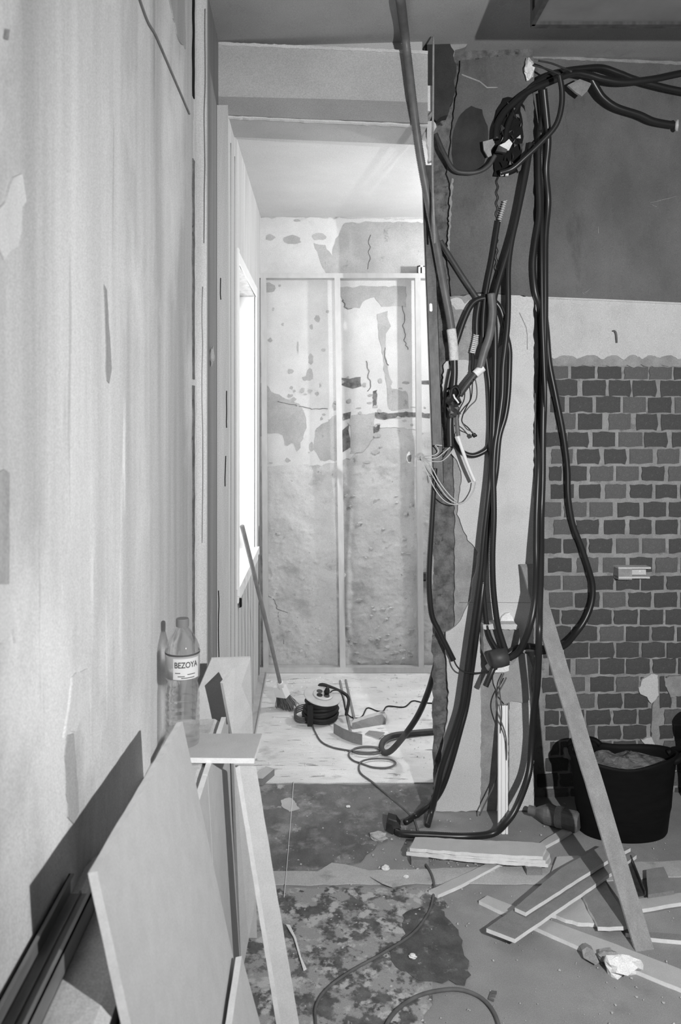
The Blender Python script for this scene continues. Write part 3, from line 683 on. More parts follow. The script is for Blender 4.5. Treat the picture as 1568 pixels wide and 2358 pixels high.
box('back_plate', P(962, 0, DFR).x, P(986, 0, DFR).x, DFR + .03, DFR + .045, zt - .001, zt + .052, M_dksteel, cl)
box('front_hook', P(964, 0, DFR).x, P(968, 0, DFR).x, DFR, DFR + .03, zt - .001, zt + .048, M_wht, cl)
box('top_hook', P(964, 0, DFR).x, P(974, 0, DFR).x, DFR, DFR + .03, zt + .040, zt + .048, M_wht, cl)
box('block', P(972, 0, DFR).x, P(990, 0, DFR).x, DFR, DFR + .03, zt - .001, zt + .038, M_wht, cl)
wo = thing('wall_outlet', 'small pale cable outlet on the far wall beside the second metal stud', 'outlet', P(791, 1332, 4.93))
lump('collar', P(790, 1325, 4.92), .016, M_wht, wo, seed=3, squash=(1, .7, 1))
lump('stub', P(789, 1337, 4.92), .013, M_cap, wo, seed=5, squash=(1, .7, 1.2))
ob = thing('wall_box', 'dark square electrical box on the far wall beside the pillar', 'box', P(978, 1340, 4.92))
box('lid', P(970, 0, 4.9).x, P(983, 0, 4.9).x, 4.885, 4.94, P(0, 1334, 4.9).z, P(0, 1320, 4.9).z, M_dksteel, ob)
box('casing', P(970, 0, 4.9).x, P(986, 0, 4.9).x, 4.89, 4.94, P(0, 1352, 4.9).z, P(0, 1337, 4.9).z, M_cap, ob)
# floor channel along the window wall, thin slats on the dusty floor
ch = thing('floor_track', 'pale metal floor channel running along the window wall', 'track', (XW(4) + .03, 4.0, .006))
for e0, e1, z1_ in ((0, .045, .010), (0, .003, .022), (.042, .045, .022)):
    prism('channel_side' if z1_ > .015 else 'channel_base', [(XW(3.5) + e0, 3.5), (XW(3.5) + e1, 3.5), (XW(4.85) + e1, 4.84), (XW(4.85) + e0, 4.84)], .006, z1_, M_steelp, ch)
for (pts, lab) in (([(781, 1566), (785, 1566), (811, 1688), (806, 1688)], 'left'), ([(794, 1564), (798, 1564), (821, 1664), (816, 1664)], 'right')):
    tag(slab('floor_batten', fl(.014, *pts), (0, 0, -.008), [M_cardd, M_cord], origin=G(pts[0][0], pts[0][1], .006)),
        'thin dark batten on the dusty floor behind the reel, ' + ('ending at the curved offcut' if lab == 'left' else 'ending at the pale offcut'), 'batten', 'battens on the dusty floor')

# crumbs swept along the far floor: nobody could count them
V, Fc = [], []
def crumb(c, r):
    o = len(V); c = Vector(c)
    for k in range(4):
        an = k * math.pi / 2 + RND.random(); V.append(c + Vector((math.cos(an) * r * RND.uniform(.6, 1.2), math.sin(an) * r * RND.uniform(.6, 1.2), 0)))
    V.append(c + Vector((RND.uniform(-.3, .3) * r, RND.uniform(-.3, .3) * r, r * RND.uniform(.4, .9))))
    Fc.extend([(o, o + 1, o + 4), (o + 1, o + 2, o + 4), (o + 2, o + 3, o + 4), (o + 3, o, o + 4)])
for i in range(900):
    x, d = RND.uniform(-.33, 1.2), 4.83 - abs(RND.gauss(0, .35)) if RND.random() < .5 else RND.uniform(3.45, 4.8)
    if d < 3.42: continue
    crumb((x, d, .006), RND.choice((.003, .004, .006, .010)))
c = mesh('plaster_crumbs', V, Fc, M_dust); c['kind'] = 'stuff'; c['label'] = 'plaster crumbs scattered over the dusty far floor'; c['category'] = 'rubble'
V, Fc = [], []
for i in range(700):
    x, d = RND.uniform(-.15, 1.4), RND.uniform(1.9, 3.35)
    crumb((x, d, .004), RND.choice((.0015, .002, .002, .003, .005)))
for i in range(160): crumb((RND.gauss(.45, .12), RND.gauss(2.85, .10), .004), RND.choice((.003, .004, .007)))
c = mesh('floor_crumbs', V, Fc, M_strip); c['kind'] = 'stuff'; c['label'] = 'small pale crumbs scattered over the dark floor'; c['category'] = 'rubble'
# ================================================================== LEFT SIDE: ledge, boards, bottle
ZL = .78
lg = struct(prism('trim_3', [(XL - .01, .1), (-.275, .1), (-.275, 2.13), (XL - .01, 2.13)], 0, ZL - .012, M_mort))
prism('added_ledge_rise', [(XL - .01, .1), (-.277, .1), (-.277, 1.38), (XL - .01, 1.38)], ZL - .012, ZL + .038, M_mort, lg)  # added rise, lets lamp light reach the near ledge top
V, Fc = [], []
for i in range(61):
    for j in range(9):
        x = XL + (.1365) * j / 8; d = .1 + 2.03 * i / 60
        V.append((x, d, ZL - .004 + .05 * min(1, max(0, (1.50 - d) / .12)) + .004 * fbm(Vector((x * 14, d * 14, 0))) - (.008 if j in (0, 8) else 0)))
    if i:
        for j in range(8): o = (i - 1) * 9 + j; Fc.append((o, o + 1, o + 10, o + 9))
mesh('rough_top', V, Fc, mat('ledge_mortar', .52, .62, (9, 9, 9), bump=.3, bscale=60, spots=[(.42, (14, 14, 14), .60, .70)]), lg)
def lean_sheet(name, label, d0, d1, origin):
    o = slab(name, [Vector((-.260, d0, ZL + .002)), Vector((-.260, d1, ZL + .002)), Vector((-.214, d1, .003)), Vector((-.214, d0, .003))], (-.0125, 0, 0), [M_card, M_gyp], origin=origin)
    return tag(o, label, 'board', 'sheets against the ledge')
lean_sheet('plasterboard_sheet', 'grey plasterboard sheet standing against the ledge under the water bottle', 1.787, 2.13, (-.22, 1.95, 0))
lean_sheet('plasterboard_sheet', 'grey plasterboard sheet against the ledge, mostly behind the big leaning offcut', .55, 1.785, (-.22, 1.2, 0))
# big offcut leaning on the ledge edge
o = slab('plasterboard_offcut', [(-.2896, 1.010, 1.0136), (-.287, 1.615, .971), (-.072, 1.590, .002), (-.063, 1.0, .002)], (-.0122, 0, -.003), [M_card, M_gyp], origin=(-.07, 1.3, 0), jag=.0008, step=.03)
tag(o, 'large plain plasterboard offcut leaning against the ledge in front of the bottle', 'board')
# wedge shaped piece in front of it
o = slab('plasterboard_offcut', [(-.160, 1.572, .516), (-.160, .90, .512), (-.020, .90, .002), (-.020, 1.572, .002)], (-.0122, 0, -.003), [M_card, M_gyp], origin=(-.03, 1.3, 0), jag=.0006, step=.03)
tag(o, 'low plasterboard piece with a pale top edge leaning on the big offcut', 'board')
# strip leaning at the end of the ledge, under the small shelf board
o = slab('plasterboard_strip', [P(552, 1764, 1.930), P(589, 1764, 1.940), P(722, 2560, 1.810), P(679, 2560, 1.790)], (-.012, .004, 0), [M_card, M_gyp], origin=P(700, 2555, 1.8), jag=.0006, step=.03)
tag(o, 'narrow plasterboard strip leaning from the floor up to the small board with the bottle', 'board')
# small board carrying the bottle
o = slab('plasterboard_shelf', [(-.392, 1.852, .793), (-.159, 1.848, .793), (-.151, 1.992, .793), (-.392, 1.992, .793)], (0, 0, -.0125), [M_card, M_gyp], origin=(-.28, 1.92, .7805), jag=.0005, step=.02)
tag(o, 'small square plasterboard piece lying on the ledge under the water bottle', 'board')
# offcuts standing at the far end of the ledge
o = slab('plasterboard_offcut', [P(487, 1517, 2.27), P(577, 1514, 2.33), P(592, 2160, 2.39), P(545, 2160, 2.34), P(526, 1668, 2.27), P(450, 1668, 2.24), P(455, 1592, 2.25)], (-.002, .0125, 0), [M_card, M_gyp], origin=P(560, 2170, 2.3))
tag(o, 'tall notched plasterboard offcut standing behind the end of the ledge', 'board')
o = slab('plasterboard_offcut', [P(513, 1574, 2.15), P(541, 1543, 2.18), P(581, 1640, 2.22), P(590, 2065, 2.24), P(572, 2166, 2.22), P(556, 2250, 2.18), P(536, 1700, 2.155)], (-.0085, .0091, 0), [M_card, M_gyp], origin=P(560, 2170, 2.2))
tag(o, 'plasterboard offcut with a pale slanted edge standing beside the bottle, behind the small shelf board', 'board')
# steel channel lying along the wall on the ledge
p0, p1 = Vector((-.3775, 1.25, .836)), Vector((-.3775, .60, .836))
fv = []
ex = Vector((1, 0, 0)); ez = Vector((0, 0, 1))
for a, b, c_, d_ in ((-.026, .026, 0, .002), (-.026, -.0235, 0, .034), (.0235, .026, 0, .034), (-.009, -.006, .002, .007), (.006, .009, .002, .007), (-.026, -.018, .032, .034), (.018, .026, .032, .034)):
    Vx = [p + ex * u + ez * v for p in (p0, p1) for u, v in ((a, c_), (b, c_), (b, d_), (a, d_))]
    fv.append((Vx, [(0, 1, 2, 3), (4, 5, 6, 7), (0, 1, 5, 4), (1, 2, 6, 5), (2, 3, 7, 6), (3, 0, 4, 7)]))
V, Fc = join(*fv)
tag(mesh('steel_channel', V, Fc, mat('dull_steel', .16, .24, (30, 8, 30), rough=.5, metal=.2, spec=.4), origin=(p0 + p1) / 2), 'dark ribbed steel channel lying along the wall on the ledge, lower left corner', 'channel')

# water bottle
bx, by, bz = -.342, 1.925, .793
bt = thing('water_bottle', 'clear plastic water bottle with a grey cap standing on the small plasterboard piece', 'bottle', (bx, by, bz))
body = [(.001, .004), (.030, .001), (.040, .006), (.0415, .016)]
for i in range(6):
    h = .024 + i * .019
    body += [(.0418, h), (.0418, h + .009), (.0398, h + .012), (.0398, h + .016)]
body += [(.0410, .140), (.0372, .152), (.0362, .158), (.0385, .164), (.0418, .168), (.0420, .236), (.0412, .243), (.036, .256), (.028, .270), (.019, .284), (.0145, .290), (.0140, .297), (.001, .297)]
V, Fc = lathe(body, (bx, by, bz), ns=48)
mesh('body', V, Fc, M_pet, bt, smooth=True)
V, Fc = lathe([(.001, .292), (.0158, .292), (.0160, .294), (.0160, .309), (.0150, .311), (.001, .311)], (bx, by, bz), ns=32)
cp = mesh('cap', V, Fc, M_cap, bt); cp['label'] = 'grey screw cap'
def arc(r, h0, h1, a0, a1, k=20):
    V, Fc = [], []
    for i in range(k + 1):
        a = a0 + (a1 - a0) * i / k
        for rr, h in ((r, h0), (r, h1), (r - .0002, h1), (r - .0002, h0)):
            V.append(Vector((bx + rr * math.sin(a), by - rr * math.cos(a), bz + h)))
        if i:
            o = (i - 1) * 4
            for q in range(4): Fc.append((o + q, o + (q + 1) % 4, o + 4 + (q + 1) % 4, o + 4 + q))
    return V, Fc
V, Fc = arc(.0424, .171, .233, -2.2, 2.2, 40)
lb = mesh('label', V, Fc, M_label, bt, smooth=True); lb['label'] = 'printed paper label'
V, Fc = arc(.0427, .173, .223, -.38, 1.25)
mesh('label_panel', V, Fc, M_labelw, lb)
V, Fc = arc(.0429, .228, .2325, -2.1, 2.1); mesh('label_band', V, Fc, M_ink, lb)
fc = bpy.data.curves.new('lettering', 'FONT'); fc.body = 'BEZOYA'; fc.size = .0195; fc.extrude = .0001; fc.offset = .0004
tmp = bpy.data.objects.new('lettering', fc); COL.objects.link(tmp)
bpy.context.view_layer.update()
tm_ = bpy.data.meshes.new_from_object(tmp.evaluated_get(bpy.context.evaluated_depsgraph_get()))
tv = [v.co.copy() for v in tm_.vertices]; tf = [tuple(p.vertices) for p in tm_.polygons]
bpy.data.objects.remove(tmp)
V = []
for v in tv:
    a = -.30 + v.x / .0430 * .82
    V.append(Vector((bx + (.0430 + v.z) * math.sin(a), by - (.0430 + v.z) * math.cos(a), bz + .2015 + v.y)))
mesh('lettering', V, tf, M_ink, lb)
for k, (a0, a1, h) in enumerate(((-.1, .3, .180), (.45, .95, .184), (-.25, .05, .188), (.1, .9, .176))):
    V, Fc = arc(.0429, h, h + .002, a0, a1); mesh('small_print', V, Fc, M_ink, lb)

# thin line along the left wall
tag(tube('wall_cable', [LW(150, -570, .003), LW(322, 0, .003), LW(360, 85, .003), LW(400, 178, .003), LW(436, 262, .003)], .0032, M_condg, seg=.02, origin=LW(430, 250, .003)),
    'thin dark cable running along the top of the pale left wall', 'cable')

# ================================================================== FAR ROOM THINGS
# broom
q0, q1 = Vector((-.352, 3.47, 1.115)), Vector((-.218, 4.235, .135))
br = thing('broom', 'worn broom with a long thin handle leaning against the window wall', 'broom', (-.20, 4.28, .006))
tube('handle', [q0, q0.lerp(q1, .5) + Vector((.004, 0, -.004)), q1], .0105, mat('broom_handle', .20, .27, (30, 30, 6), rough=.5), br, seg=.06)
ax = (q1 - q0).normalized()
V, Fc = lathe([(.014, -.05), (.017, -.045), (.017, .0), (.013, .01)], q1, ax, ns=14); mesh('socket', V, Fc, M_wht, br, smooth=True)
c0 = Vector((-.2195, 4.250, .112)); u = Vector((.26, .20, -.94)).normalized()
vx = Vector((.80, -.55, .1)); vx = (vx - u * vx.dot(u)).normalized(); vz = u.cross(vx).normalized()
V4 = [c0 + vx * a + u * b + vz * c_ for c_ in (-.020, .020) for a, b in ((-.030, -.03), (.030, -.03), (.038, .032), (-.038, .032))]
mesh('head', V4, boxv(0, 1, 0, 1, 0, 1)[1], M_wht, br)
fv = []
for i in range(150):
    a, c_ = RND.uniform(-.035, .035), RND.uniform(-.018, .018)
    s = c0 + vx * a + u * .028 + vz * c_
    e = c0 + vx * (a * 1.7 + RND.gauss(0, .008)) + u * RND.uniform(.095, .118) + vz * (c_ * 1.8)
    e.z = max(e.z, .008)
    fv.append(tubev([s, s.lerp(e, .5) + Vector((0, 0, .004)), e], .0016, seg=.05, ns=4))
V, Fc = join(*fv); bb = mesh('bristles', V, Fc, M_bristle, br); bb['kind'] = 'stuff'

# cable reel
rc = Vector((-.0100, 4.12, .006))
rl = thing('cable_reel', 'round cable reel with a pale top disc and black tube handle on the dusty floor', 'reel', rc)
axr = Vector((.13, -.20, 1)).normalized()
V, Fc = lathe([(.001, .004), (.080, .004), (.082, .010), (.060, .014), (.001, .014)], rc, (0, 0, 1), ns=36); mesh('lower_disc', V, Fc, M_dksteel, rl, smooth=True)
for i in range(7):
    h = .018 + i * .0155; R_ = .086 + .006 * math.sin(i * 2.4) - .0015 * i
    pts = [rc + axr * h + Vector((R_ * math.cos(t), R_ * math.sin(t), .004 * math.sin(t * 2 + i))) for t in [2 * math.pi * k / 18 for k in range(19)]]
    tube('cable_turn', pts, .0105, M_blackp, rl, seg=.02, ns=8)
V, Fc = lathe([(.066, .012), (.074, .02), (.074, .118), (.060, .122)], rc, axr, ns=30); mesh('drum', V, Fc, M_blackp, rl, smooth=True)
for i in range(4):
    pts = [rc + Vector((-.066 + .05 * math.cos(t) - .016, -.01 + .045 * math.sin(t), .016 + .010 * i + .018 * math.sin(t))) for t in [2 * math.pi * k / 14 for k in range(15)]]
    tube('loose_turn', pts, .004, M_cord, rl, seg=.015, ns=6)
top = rc + axr * .136
V, Fc = lathe([(.001, 0), (.098, 0), (.101, .003), (.098, .006), (.05, .005), (.001, .005)], top, axr, ns=48)
fl_ = mesh('top_disc', V, Fc, M_steelp, rl, smooth=False); fl_['label'] = 'pale round top disc'
V, Fc = lathe([(.052, .004), (.052, .012), (.048, .014), (.001, .014)], top, axr, ns=36); pnl = mesh('socket_plate', V, Fc, M_steelp, rl)
aa = Vector((1, 0, 0)); aa = (aa - axr * aa.dot(axr)).normalized(); ab = axr.cross(aa)
for k in range(4):
    an = math.pi / 4 + k * math.pi / 2
    ctr = top + aa * (.026 * math.cos(an)) + ab * (.026 * math.sin(an))
    V, Fc = lathe([(.016, .013), (.016, .0165), (.013, .0165), (.012, .0145), (.001, .0145)], ctr, axr, ns=18)
    so = mesh('power_socket', V, Fc, M_dksteel if k != 2 else M_blackp, pnl)
    V, Fc = lathe([(.0115, .0146), (.0115, .0152), (.001, .0152)], ctr, axr, ns=14); 
V, Fc = lathe([(.014, .012), (.015, .03), (.009, .046), (.006, .052)], top + aa * .019 + ab * .004, axr, ns=16); mesh('plug', V, Fc, M_blackp, rl, smooth=True)
hp = [P(716, 1672, 4.03), P(715, 1625, 4.04), P(724, 1600, 4.17), P(731, 1585, 4.18), P(741, 1576, 4.18), P(768, 1585, 4.17), P(793, 1597, 4.15), P(802, 1607, 4.14), P(802, 1622, 4.12), P(797, 1647, 4.08)]
tube('handle', hp[2:], .0085, M_blackp, rl, seg=.012)
V, Fc = boxv(rc.x - .062, rc.x - .032, rc.y - .098, rc.y - .078, .006, .118); mesh('front_post', V, Fc, M_blackp, rl)
cp_ = [P(757, 1600, 4.1), P(766, 1590, 4.12), P(782, 1592, 4.13), P(791, 1612, 4.12), G(796, 1636, .03), G(806, 1650, .012), G(825, 1654, .010), G(835, 1648, .01), G(846, 1630, .01), G(868, 1637, .01), G(882, 1637, .01), G(893, 1626, .01), G(930, 1628, .01), G(950, 1614, .01), G(975, 1618, .01), G(1003, 1619, .01), G(1060, 1616, .01)]
tag(tube('power_cord', cp_, .0035, M_blackp, seg=.012, ns=7, origin=G(900, 1628, .006)), 'thin black cord snaking from the reel top across the dusty floor behind the pillar', 'cord')
co = [G(719, 1668, .012), G(724, 1682, .011), G(738, 1706, .011), G(760, 1719, .011), (G(790, 1726, .011)), G(840, 1733, .012), G(872, 1730, .014), G(873, 1722, .016), G(840, 1719, .018), G(814, 1725, .019), G(822, 1735, .019), G(860, 1737, .019), G(878, 1731, .02), G(865, 1722, .022), G(830, 1722, .022), G(806, 1730, .018),
      G(804, 1742, .012), G(815, 1752, .011), G(830, 1757, .011), G(860, 1767, .011), G(895, 1767, .012), G(911, 1757, .014), G(895, 1748, .016), G(860, 1747, .016), G(836, 1752, .018), G(827, 1761, .014), G(830, 1780, .011), G(860, 1803, .011), G(900, 1838, .006), G(944, 1876, .006), G(958, 1900, .006), G(968, 1940, .006), G(975, 1980, .007), G(992, 2010, .009), G(1000, 2040, .009), G(996, 2075, .007), G(985, 2105, .007), G(950, 2150, .007), G(880, 2196, .007), G(810, 2235, .007), G(755, 2275, .007), G(728, 2315, .007), G(727, 2360, .007), G(735, 2450, .007)]
tag(tube('extension_cord', co, .0042, M_cord, seg=.012, ns=7, origin=G(840, 1755, .006)), 'grey cord looping in coils from the reel over the floor to the front', 'cord')
tag(tube('extension_cord', [G(x, y, .006) for x, y in ((880, 2420), (888, 2365), (915, 2325), (960, 2295), (1010, 2281), (1060, 2279), (1105, 2296), (1135, 2328), (1152, 2375), (1160, 2450))], .0055, M_cord, seg=.012, origin=G(1030, 2280, .003)),
    'grey cord bent in an arch on the mottled floor at the bottom edge', 'cord')
tag(tube('chalk_string', [G(676, 1800, .010), G(670, 1880, .007), G(660, 2000, .008), G(654, 2066, .006)], .0014, M_wht, seg=.05, ns=5, origin=G(665, 1930, .006)), 'thin pale string stretched over the dark worn floor', 'string')
# loose offcuts by the reel
def board(name, label, px, z, t, mats=None, group=None, jag=.001, step=.03, zs=None):
    pts = [G(x, y, zs[i] if zs else z) for i, (x, y) in enumerate(px)]
    c = sum(pts, Vector()) / len(pts)
    return tag(slab(name, pts, (0, 0, -t), mats or [M_card, M_gyp], origin=(c.x, c.y, min(p.z for p in pts) - t), jag=jag, step=step), label, 'board', group)
zf = .006
pc = thing('curved_offcut', 'curved pale offcut standing on edge in front of the reel', 'offcut', G(805, 1715, zf))
lo = [(770, 1690), (790, 1702), (812, 1711), (834, 1716)]; V, Fc = [], []
for x, y in lo:
    b0 = G(x, y, zf)
    for dx, dz in ((0, 0), (0, .052), (-.004, .052), (-.004, 0)): V.append(b0 + Vector((dx, dx * -2.5, dz)))
for i in range(3):
    for q in range(4): Fc.append((i * 4 + q, i * 4 + (q + 1) % 4, i * 4 + 4 + (q + 1) % 4, i * 4 + 4 + q))
Fc += [(0, 1, 2, 3), (12, 13, 14, 15)]
mesh('strip', V, Fc, M_cardd, pc)
tag(slab('channel_offcut', [G(811, 1680, zf), G(888, 1668, zf), G(888, 1668, zf) + Vector((0, 0, .03)), G(880, 1656, zf) + Vector((0, 0, .028)), G(811, 1680, zf) + Vector((0, 0, .034))], (.01, .05, 0), [M_cardd, M_card], origin=G(850, 1675, zf), jag=.001), 'short grey board offcut with a pale end lying beside the reel', 'offcut')
tag(slab('channel_offcut', [G(840, 1690, zf + .006), G(872, 1700, zf + .006), G(886, 1686, zf + .014), G(850, 1682, zf + .012)], (0, 0, -.006), [M_cardd, M_card], origin=G(860, 1690, zf), jag=.001), 'thin flat offcut lying just in front of the offcut beside the reel', 'offcut')
tag(slab('block_offcut', [G(585, 1792, zf + .03), G(605, 1793, zf + .03), G(632, 1770, zf + .03), G(612, 1764, zf + .03)], (0, 0, -.03), [M_card, M_cardd], origin=G(605, 1790, zf)), 'small square grey block on the dusty floor beyond the leaning strip', 'block')
tag(lump('rubble_chunk', G(871, 1926, .014), .030, M_strip, seed=7, squash=(1.05, .7, .5), origin=G(871, 1926, .0)), 'pale rubble chunk on the floor beside the black connector box', 'rubble')
tag(slab('plaster_shard', [G(658, 2128, .012), G(668, 2130, .012), G(682, 2160, .010), G(694, 2205, .008), G(705, 2228, .008), G(698, 2232, .008), G(688, 2200, .008), G(676, 2158, .010)], (.002, 0, -.008), [M_gyp, M_gyp], origin=G(685, 2180, 0)), 'thin pale curved plaster shard on the floor beside the leaning strip', 'shard')
for i, (x, y, r, lab) in enumerate(((950, 2202, .010, 'small pale plaster lump on the dark adhesive patch'), (888, 1998, .012, 'small pale lump on the pale joint strip'), (802, 1857, .007, 'tiny pale chip on the worn dark floor'), (935, 2018, .007, 'tiny pale crumb lying on the pale joint strip beside the cord'))):
    tag(lump('plaster_lump', G(x, y, .005 + r * .4), r, M_gyp, seed=20 + i, squash=(1.2, .9, .6), origin=G(x, y, .004)), lab, 'rubble')
tag(slab('paper_scrap', [G(852, 2018, .010), G(870, 2014, .016), G(930, 2020, .012), (G(948, 2032, .010)), G(915, 2040, .022), G(905, 2043, .012), G(880, 2034, .014)], (0, 0, -.002), M_strip, origin=G(900, 2030, .005)), 'flat torn grey scrap lying on the pale joint strip', 'scrap')
tag(slab('spacer_clip', [G(1131, 2280, .005), G(1144, 2282, .005), G(1143, 2287, .005), G(1133, 2286, .005), G(1131, 2290, .005), G(1141, 2291, .005), G(1140, 2294, .005), G(1130, 2293, .005), G(1128, 2297, .005), G(1138, 2300, .005), G(1136, 2304, .005), G(1124, 2299, .005)], (0, 0, -.004), M_condg, origin=G(1134, 2292, 0)), 'small dark three-armed clip lying on the bare screed', 'clip')

# ================================================================== BOARDS ON THE FLOOR, RIGHT
G1 = 'offcuts strewn on the floor'
board('plasterboard_strip', 'long slat running under the others to the lower right edge, with lumps on it', [(1103, 2074), (1122, 2062), (1270, 2120), (1420, 2175), (1640, 2260), (1640, 2306), (1350, 2187), (1230, 2134)], .013, .0125, group=G1)
board('plasterboard_strip', 'pale broken board under the crossed boards with a ragged near end', [(1255, 2100), (1335, 2055), (1400, 2040), (1420, 2110), (1372, 2128), (1330, 2124), (1280, 2108)], .014, .0125, group=G1, jag=.004, step=.015)
board('plasterboard_strip', 'dark-faced board with a broken pale end beside the leaning stick foot', [(1338, 2058), (1390, 2025), (1452, 2128), (1436, 2134), (1378, 2134)], .028, .0125, [M_cardd, M_gyp], group=G1, jag=.002, step=.015)
board('plasterboard_strip', 'wide dark-faced board lying under the crossing board, its corner pointing to the lower left', [(1120, 2137), (1185, 2162), (1350, 2050), (1466, 1969), (1440, 1950), (1300, 2010)], .042, .0125, [M_cardd, M_gyp], group=G1)
board('plasterboard_strip', 'dark-faced board lying uppermost of the crossed boards', [(1185, 2090), (1210, 2101), (1400, 1980), (1452, 1953), (1390, 1944), (1290, 2000)], .058, .0125, [M_cardd, M_gyp], group=G1)
board('plasterboard_strip', 'thin pale slat lying free between the stacked strips and the crossed boards', [(987, 2050), (1008, 2061), (1066, 2035), (1127, 2002), (1180, 1975), (1165, 1968), (1118, 1990)], .014, .0125, group=G1)
board('plasterboard_strip', 'short slat in front of the black tub', [(1232, 1948), (1248, 1952), (1290, 1930), (1318, 1912), (1308, 1902), (1262, 1928)], .013, .0125, group=G1)
board('plasterboard_strip', 'pale-edged board at the right edge of the floor, behind the leaning stick foot', [(1466, 2070), (1640, 2046), (1640, 2066), (1568, 2078), (1472, 2094)], .016, .0125, group=G1)
board('plasterboard_strip', 'thin pale edge board at the right edge, lower than the leaning stick foot', [(1440, 2148), (1500, 2146), (1640, 2158), (1640, 2172), (1500, 2160)], .013, .0125, [M_cardd, M_gyp], group=G1)
board('plasterboard_strip', 'dark board piece at the right edge between the tub and the pale-edged board', [(1488, 2002), (1528, 1996), (1552, 2050), (1492, 2060)], .030, .0125, [M_cardd, M_cardd], group=G1)
board('plasterboard_strip', 'grey board triangle lying against the dark board, right of the stacked strips', [(1282, 1972), (1330, 1970), (1400, 1990), (1330, 2030), (1262, 2030)], .014, .0125, group=G1, jag=.002)
mp = thing('metal_offcut', 'dark metal channel offcut lying behind the leaning stick, near the tub', 'channel', G(1465, 2020, 0))
for e0, e1, zz in ((0, .034, .032), (0, .004, .046), (.030, .034, .046)):
    A, B = G(1434, 1982, .03), G(1466, 2066, .03)
    sd = Vector((1, .25, 0)).normalized()
    Vx = [p + sd * s + Vector((0, 0, h - .03)) for p in (A, B) for s, h in ((e0, .030), (e1, .030), (e1, zz), (e0, zz))]
    mesh('side' if zz > .04 else 'web', Vx, [(0, 1, 2, 3), (4, 5, 6, 7), (0, 1, 5, 4), (1, 2, 6, 5), (2, 3, 7, 6), (3, 0, 4, 7)], M_dksteel, mp)
# stack of white strips on a low spacer
for k, (px, lab) in enumerate((([(944, 1950), (1262, 1966), (1270, 1978), (1262, 1990), (1090, 1978), (936, 1962)], 'lowest of the three stacked white strips before the pillar'),
                               ([(948, 1940), (1258, 1956), (1266, 1966), (1256, 1982), (1090, 1970), (940, 1955)], 'middle of the three stacked white strips before the pillar'),
                               ([(956, 1927), (1250, 1941), (1257, 1952), (1250, 1973), (1090, 1964), (945, 1953)], 'uppermost of the three stacked white strips before the pillar'))):
    board('white_strip', lab, px, .038 + .0125 * k, .012, [M_card, M_gyp], 'stack of white strips', jag=.003, step=.02)
tag(box('spacer_block', G(945, 1985).x, G(985, 1985).x, 2.78, 2.86, 0, .0255, M_cardd), 'dark block under the left end of the stacked white strips', 'block')
tag(box('spacer_block', G(1200, 1990).x, G(1235, 1990).x, 2.72, 2.80, 0, .0255, M_cardd), 'dark block under the right end of the stacked white strips', 'block')
# lumps on the long slat
tag(lump('plaster_chunk', G(1432, 2222, .026), .046, M_lump, seed=31, squash=(1.0, .65, .62), amp=.5, origin=G(1432, 2225, 0)), 'white crumbled plaster chunk in front of the leaning stick foot', 'rubble')
tag(slab('plaster_chunk', [G(1340, 2188, .028), G(1352, 2180, .034), G(1366, 2188, .034), G(1380, 2216, .022), G(1372, 2222, .012), (G(1344, 2206, .012))], (.004, .03, -.008), M_concm, origin=G(1360, 2205, 0)), 'grey broken plaster corner lying over the long slat', 'rubble')
tag(lump('plaster_chunk', G(1398, 2200, .024), .026, M_concm, seed=34, squash=(1.2, .7, .6), origin=G(1398, 2205, 0)), 'small grey crumb beside the white plaster chunk', 'rubble')
# leaning stick
tag(slab('leaning_stick', [P(1201, 1306, 3.130), P(1238, 1306, 3.135), P(1508, 2192, 2.345), P(1466, 2196, 2.335)], (-.004, .016, .01), [M_wood, M_wood], origin=P(1487, 2194, 2.34), jag=.0008, step=.05),
    'long flat wooden stick leaning from the floor boards up against the pillar', 'stick')

# tubs
def tub(label, cx, cy, rx, ry, hgt, fill):
    t = thing('rubble_tub', label, 'tub', (cx, cy, 0), 'black rubber tubs')
    prof = [(.001, .0), (.80, .0), (.83, .010), (.90, .12), (.985, hgt - .03), (1.03, hgt - .012), (1.035, hgt), (.985, hgt), (.97, hgt - .02), (.90, .10), (.80, .02), (.001, .015)]
    V, Fc = lathe([(r * rx, h) for r, h in prof], (cx, cy, 0), ns=48, sy=ry / rx)
    for v in V: v.z += .012 * math.cos(math.atan2(v.y - cy, v.x - cx) * 2 + .5) * (v.z / hgt)
    mesh('body', V, Fc, M_tub, t, smooth=True)
    for a in (-.12, 2.25):
        pts = [Vector((cx + q * rx * math.cos(a + e), cy + q * ry * math.sin(a + e), hgt + h)) for e, q, h in ((-.42, .96, -.012), (-.34, 1.08, .004), (0, 1.15, .014), (.34, 1.08, .004), (.42, .96, -.012))]
        tube('handle', pts, .012, M_tub, t, seg=.012)
    V, Fc = [], []
    for i in range(9):
        for j in range(25):
            r = i / 8; an = 2 * math.pi * j / 24
            x, y = cx + r * rx * .95 * math.cos(an), cy + r * ry * .95 * math.sin(an)
            V.append((x, y, hgt - .045 + fill * .05 * (1 - r * r) + .022 * fbm(Vector((x * 16, y * 16, cx)))))
        if i:
            for j in range(24): o = (i - 1) * 25 + j; Fc.append((o, o + 1, o + 26, o + 25))
    rb = mesh('rubble_fill', V, Fc, M_conc, t); rb['label'] = 'grey rubble filling the tub'
tub('large black rubber tub full of rubble standing against the bricks', 1.165, 3.02, .203, .112, .30, .6)
tub('black rubber tub cut off by the right edge of the photo', 1.655, 3.10, .19, .15, .36, .3)
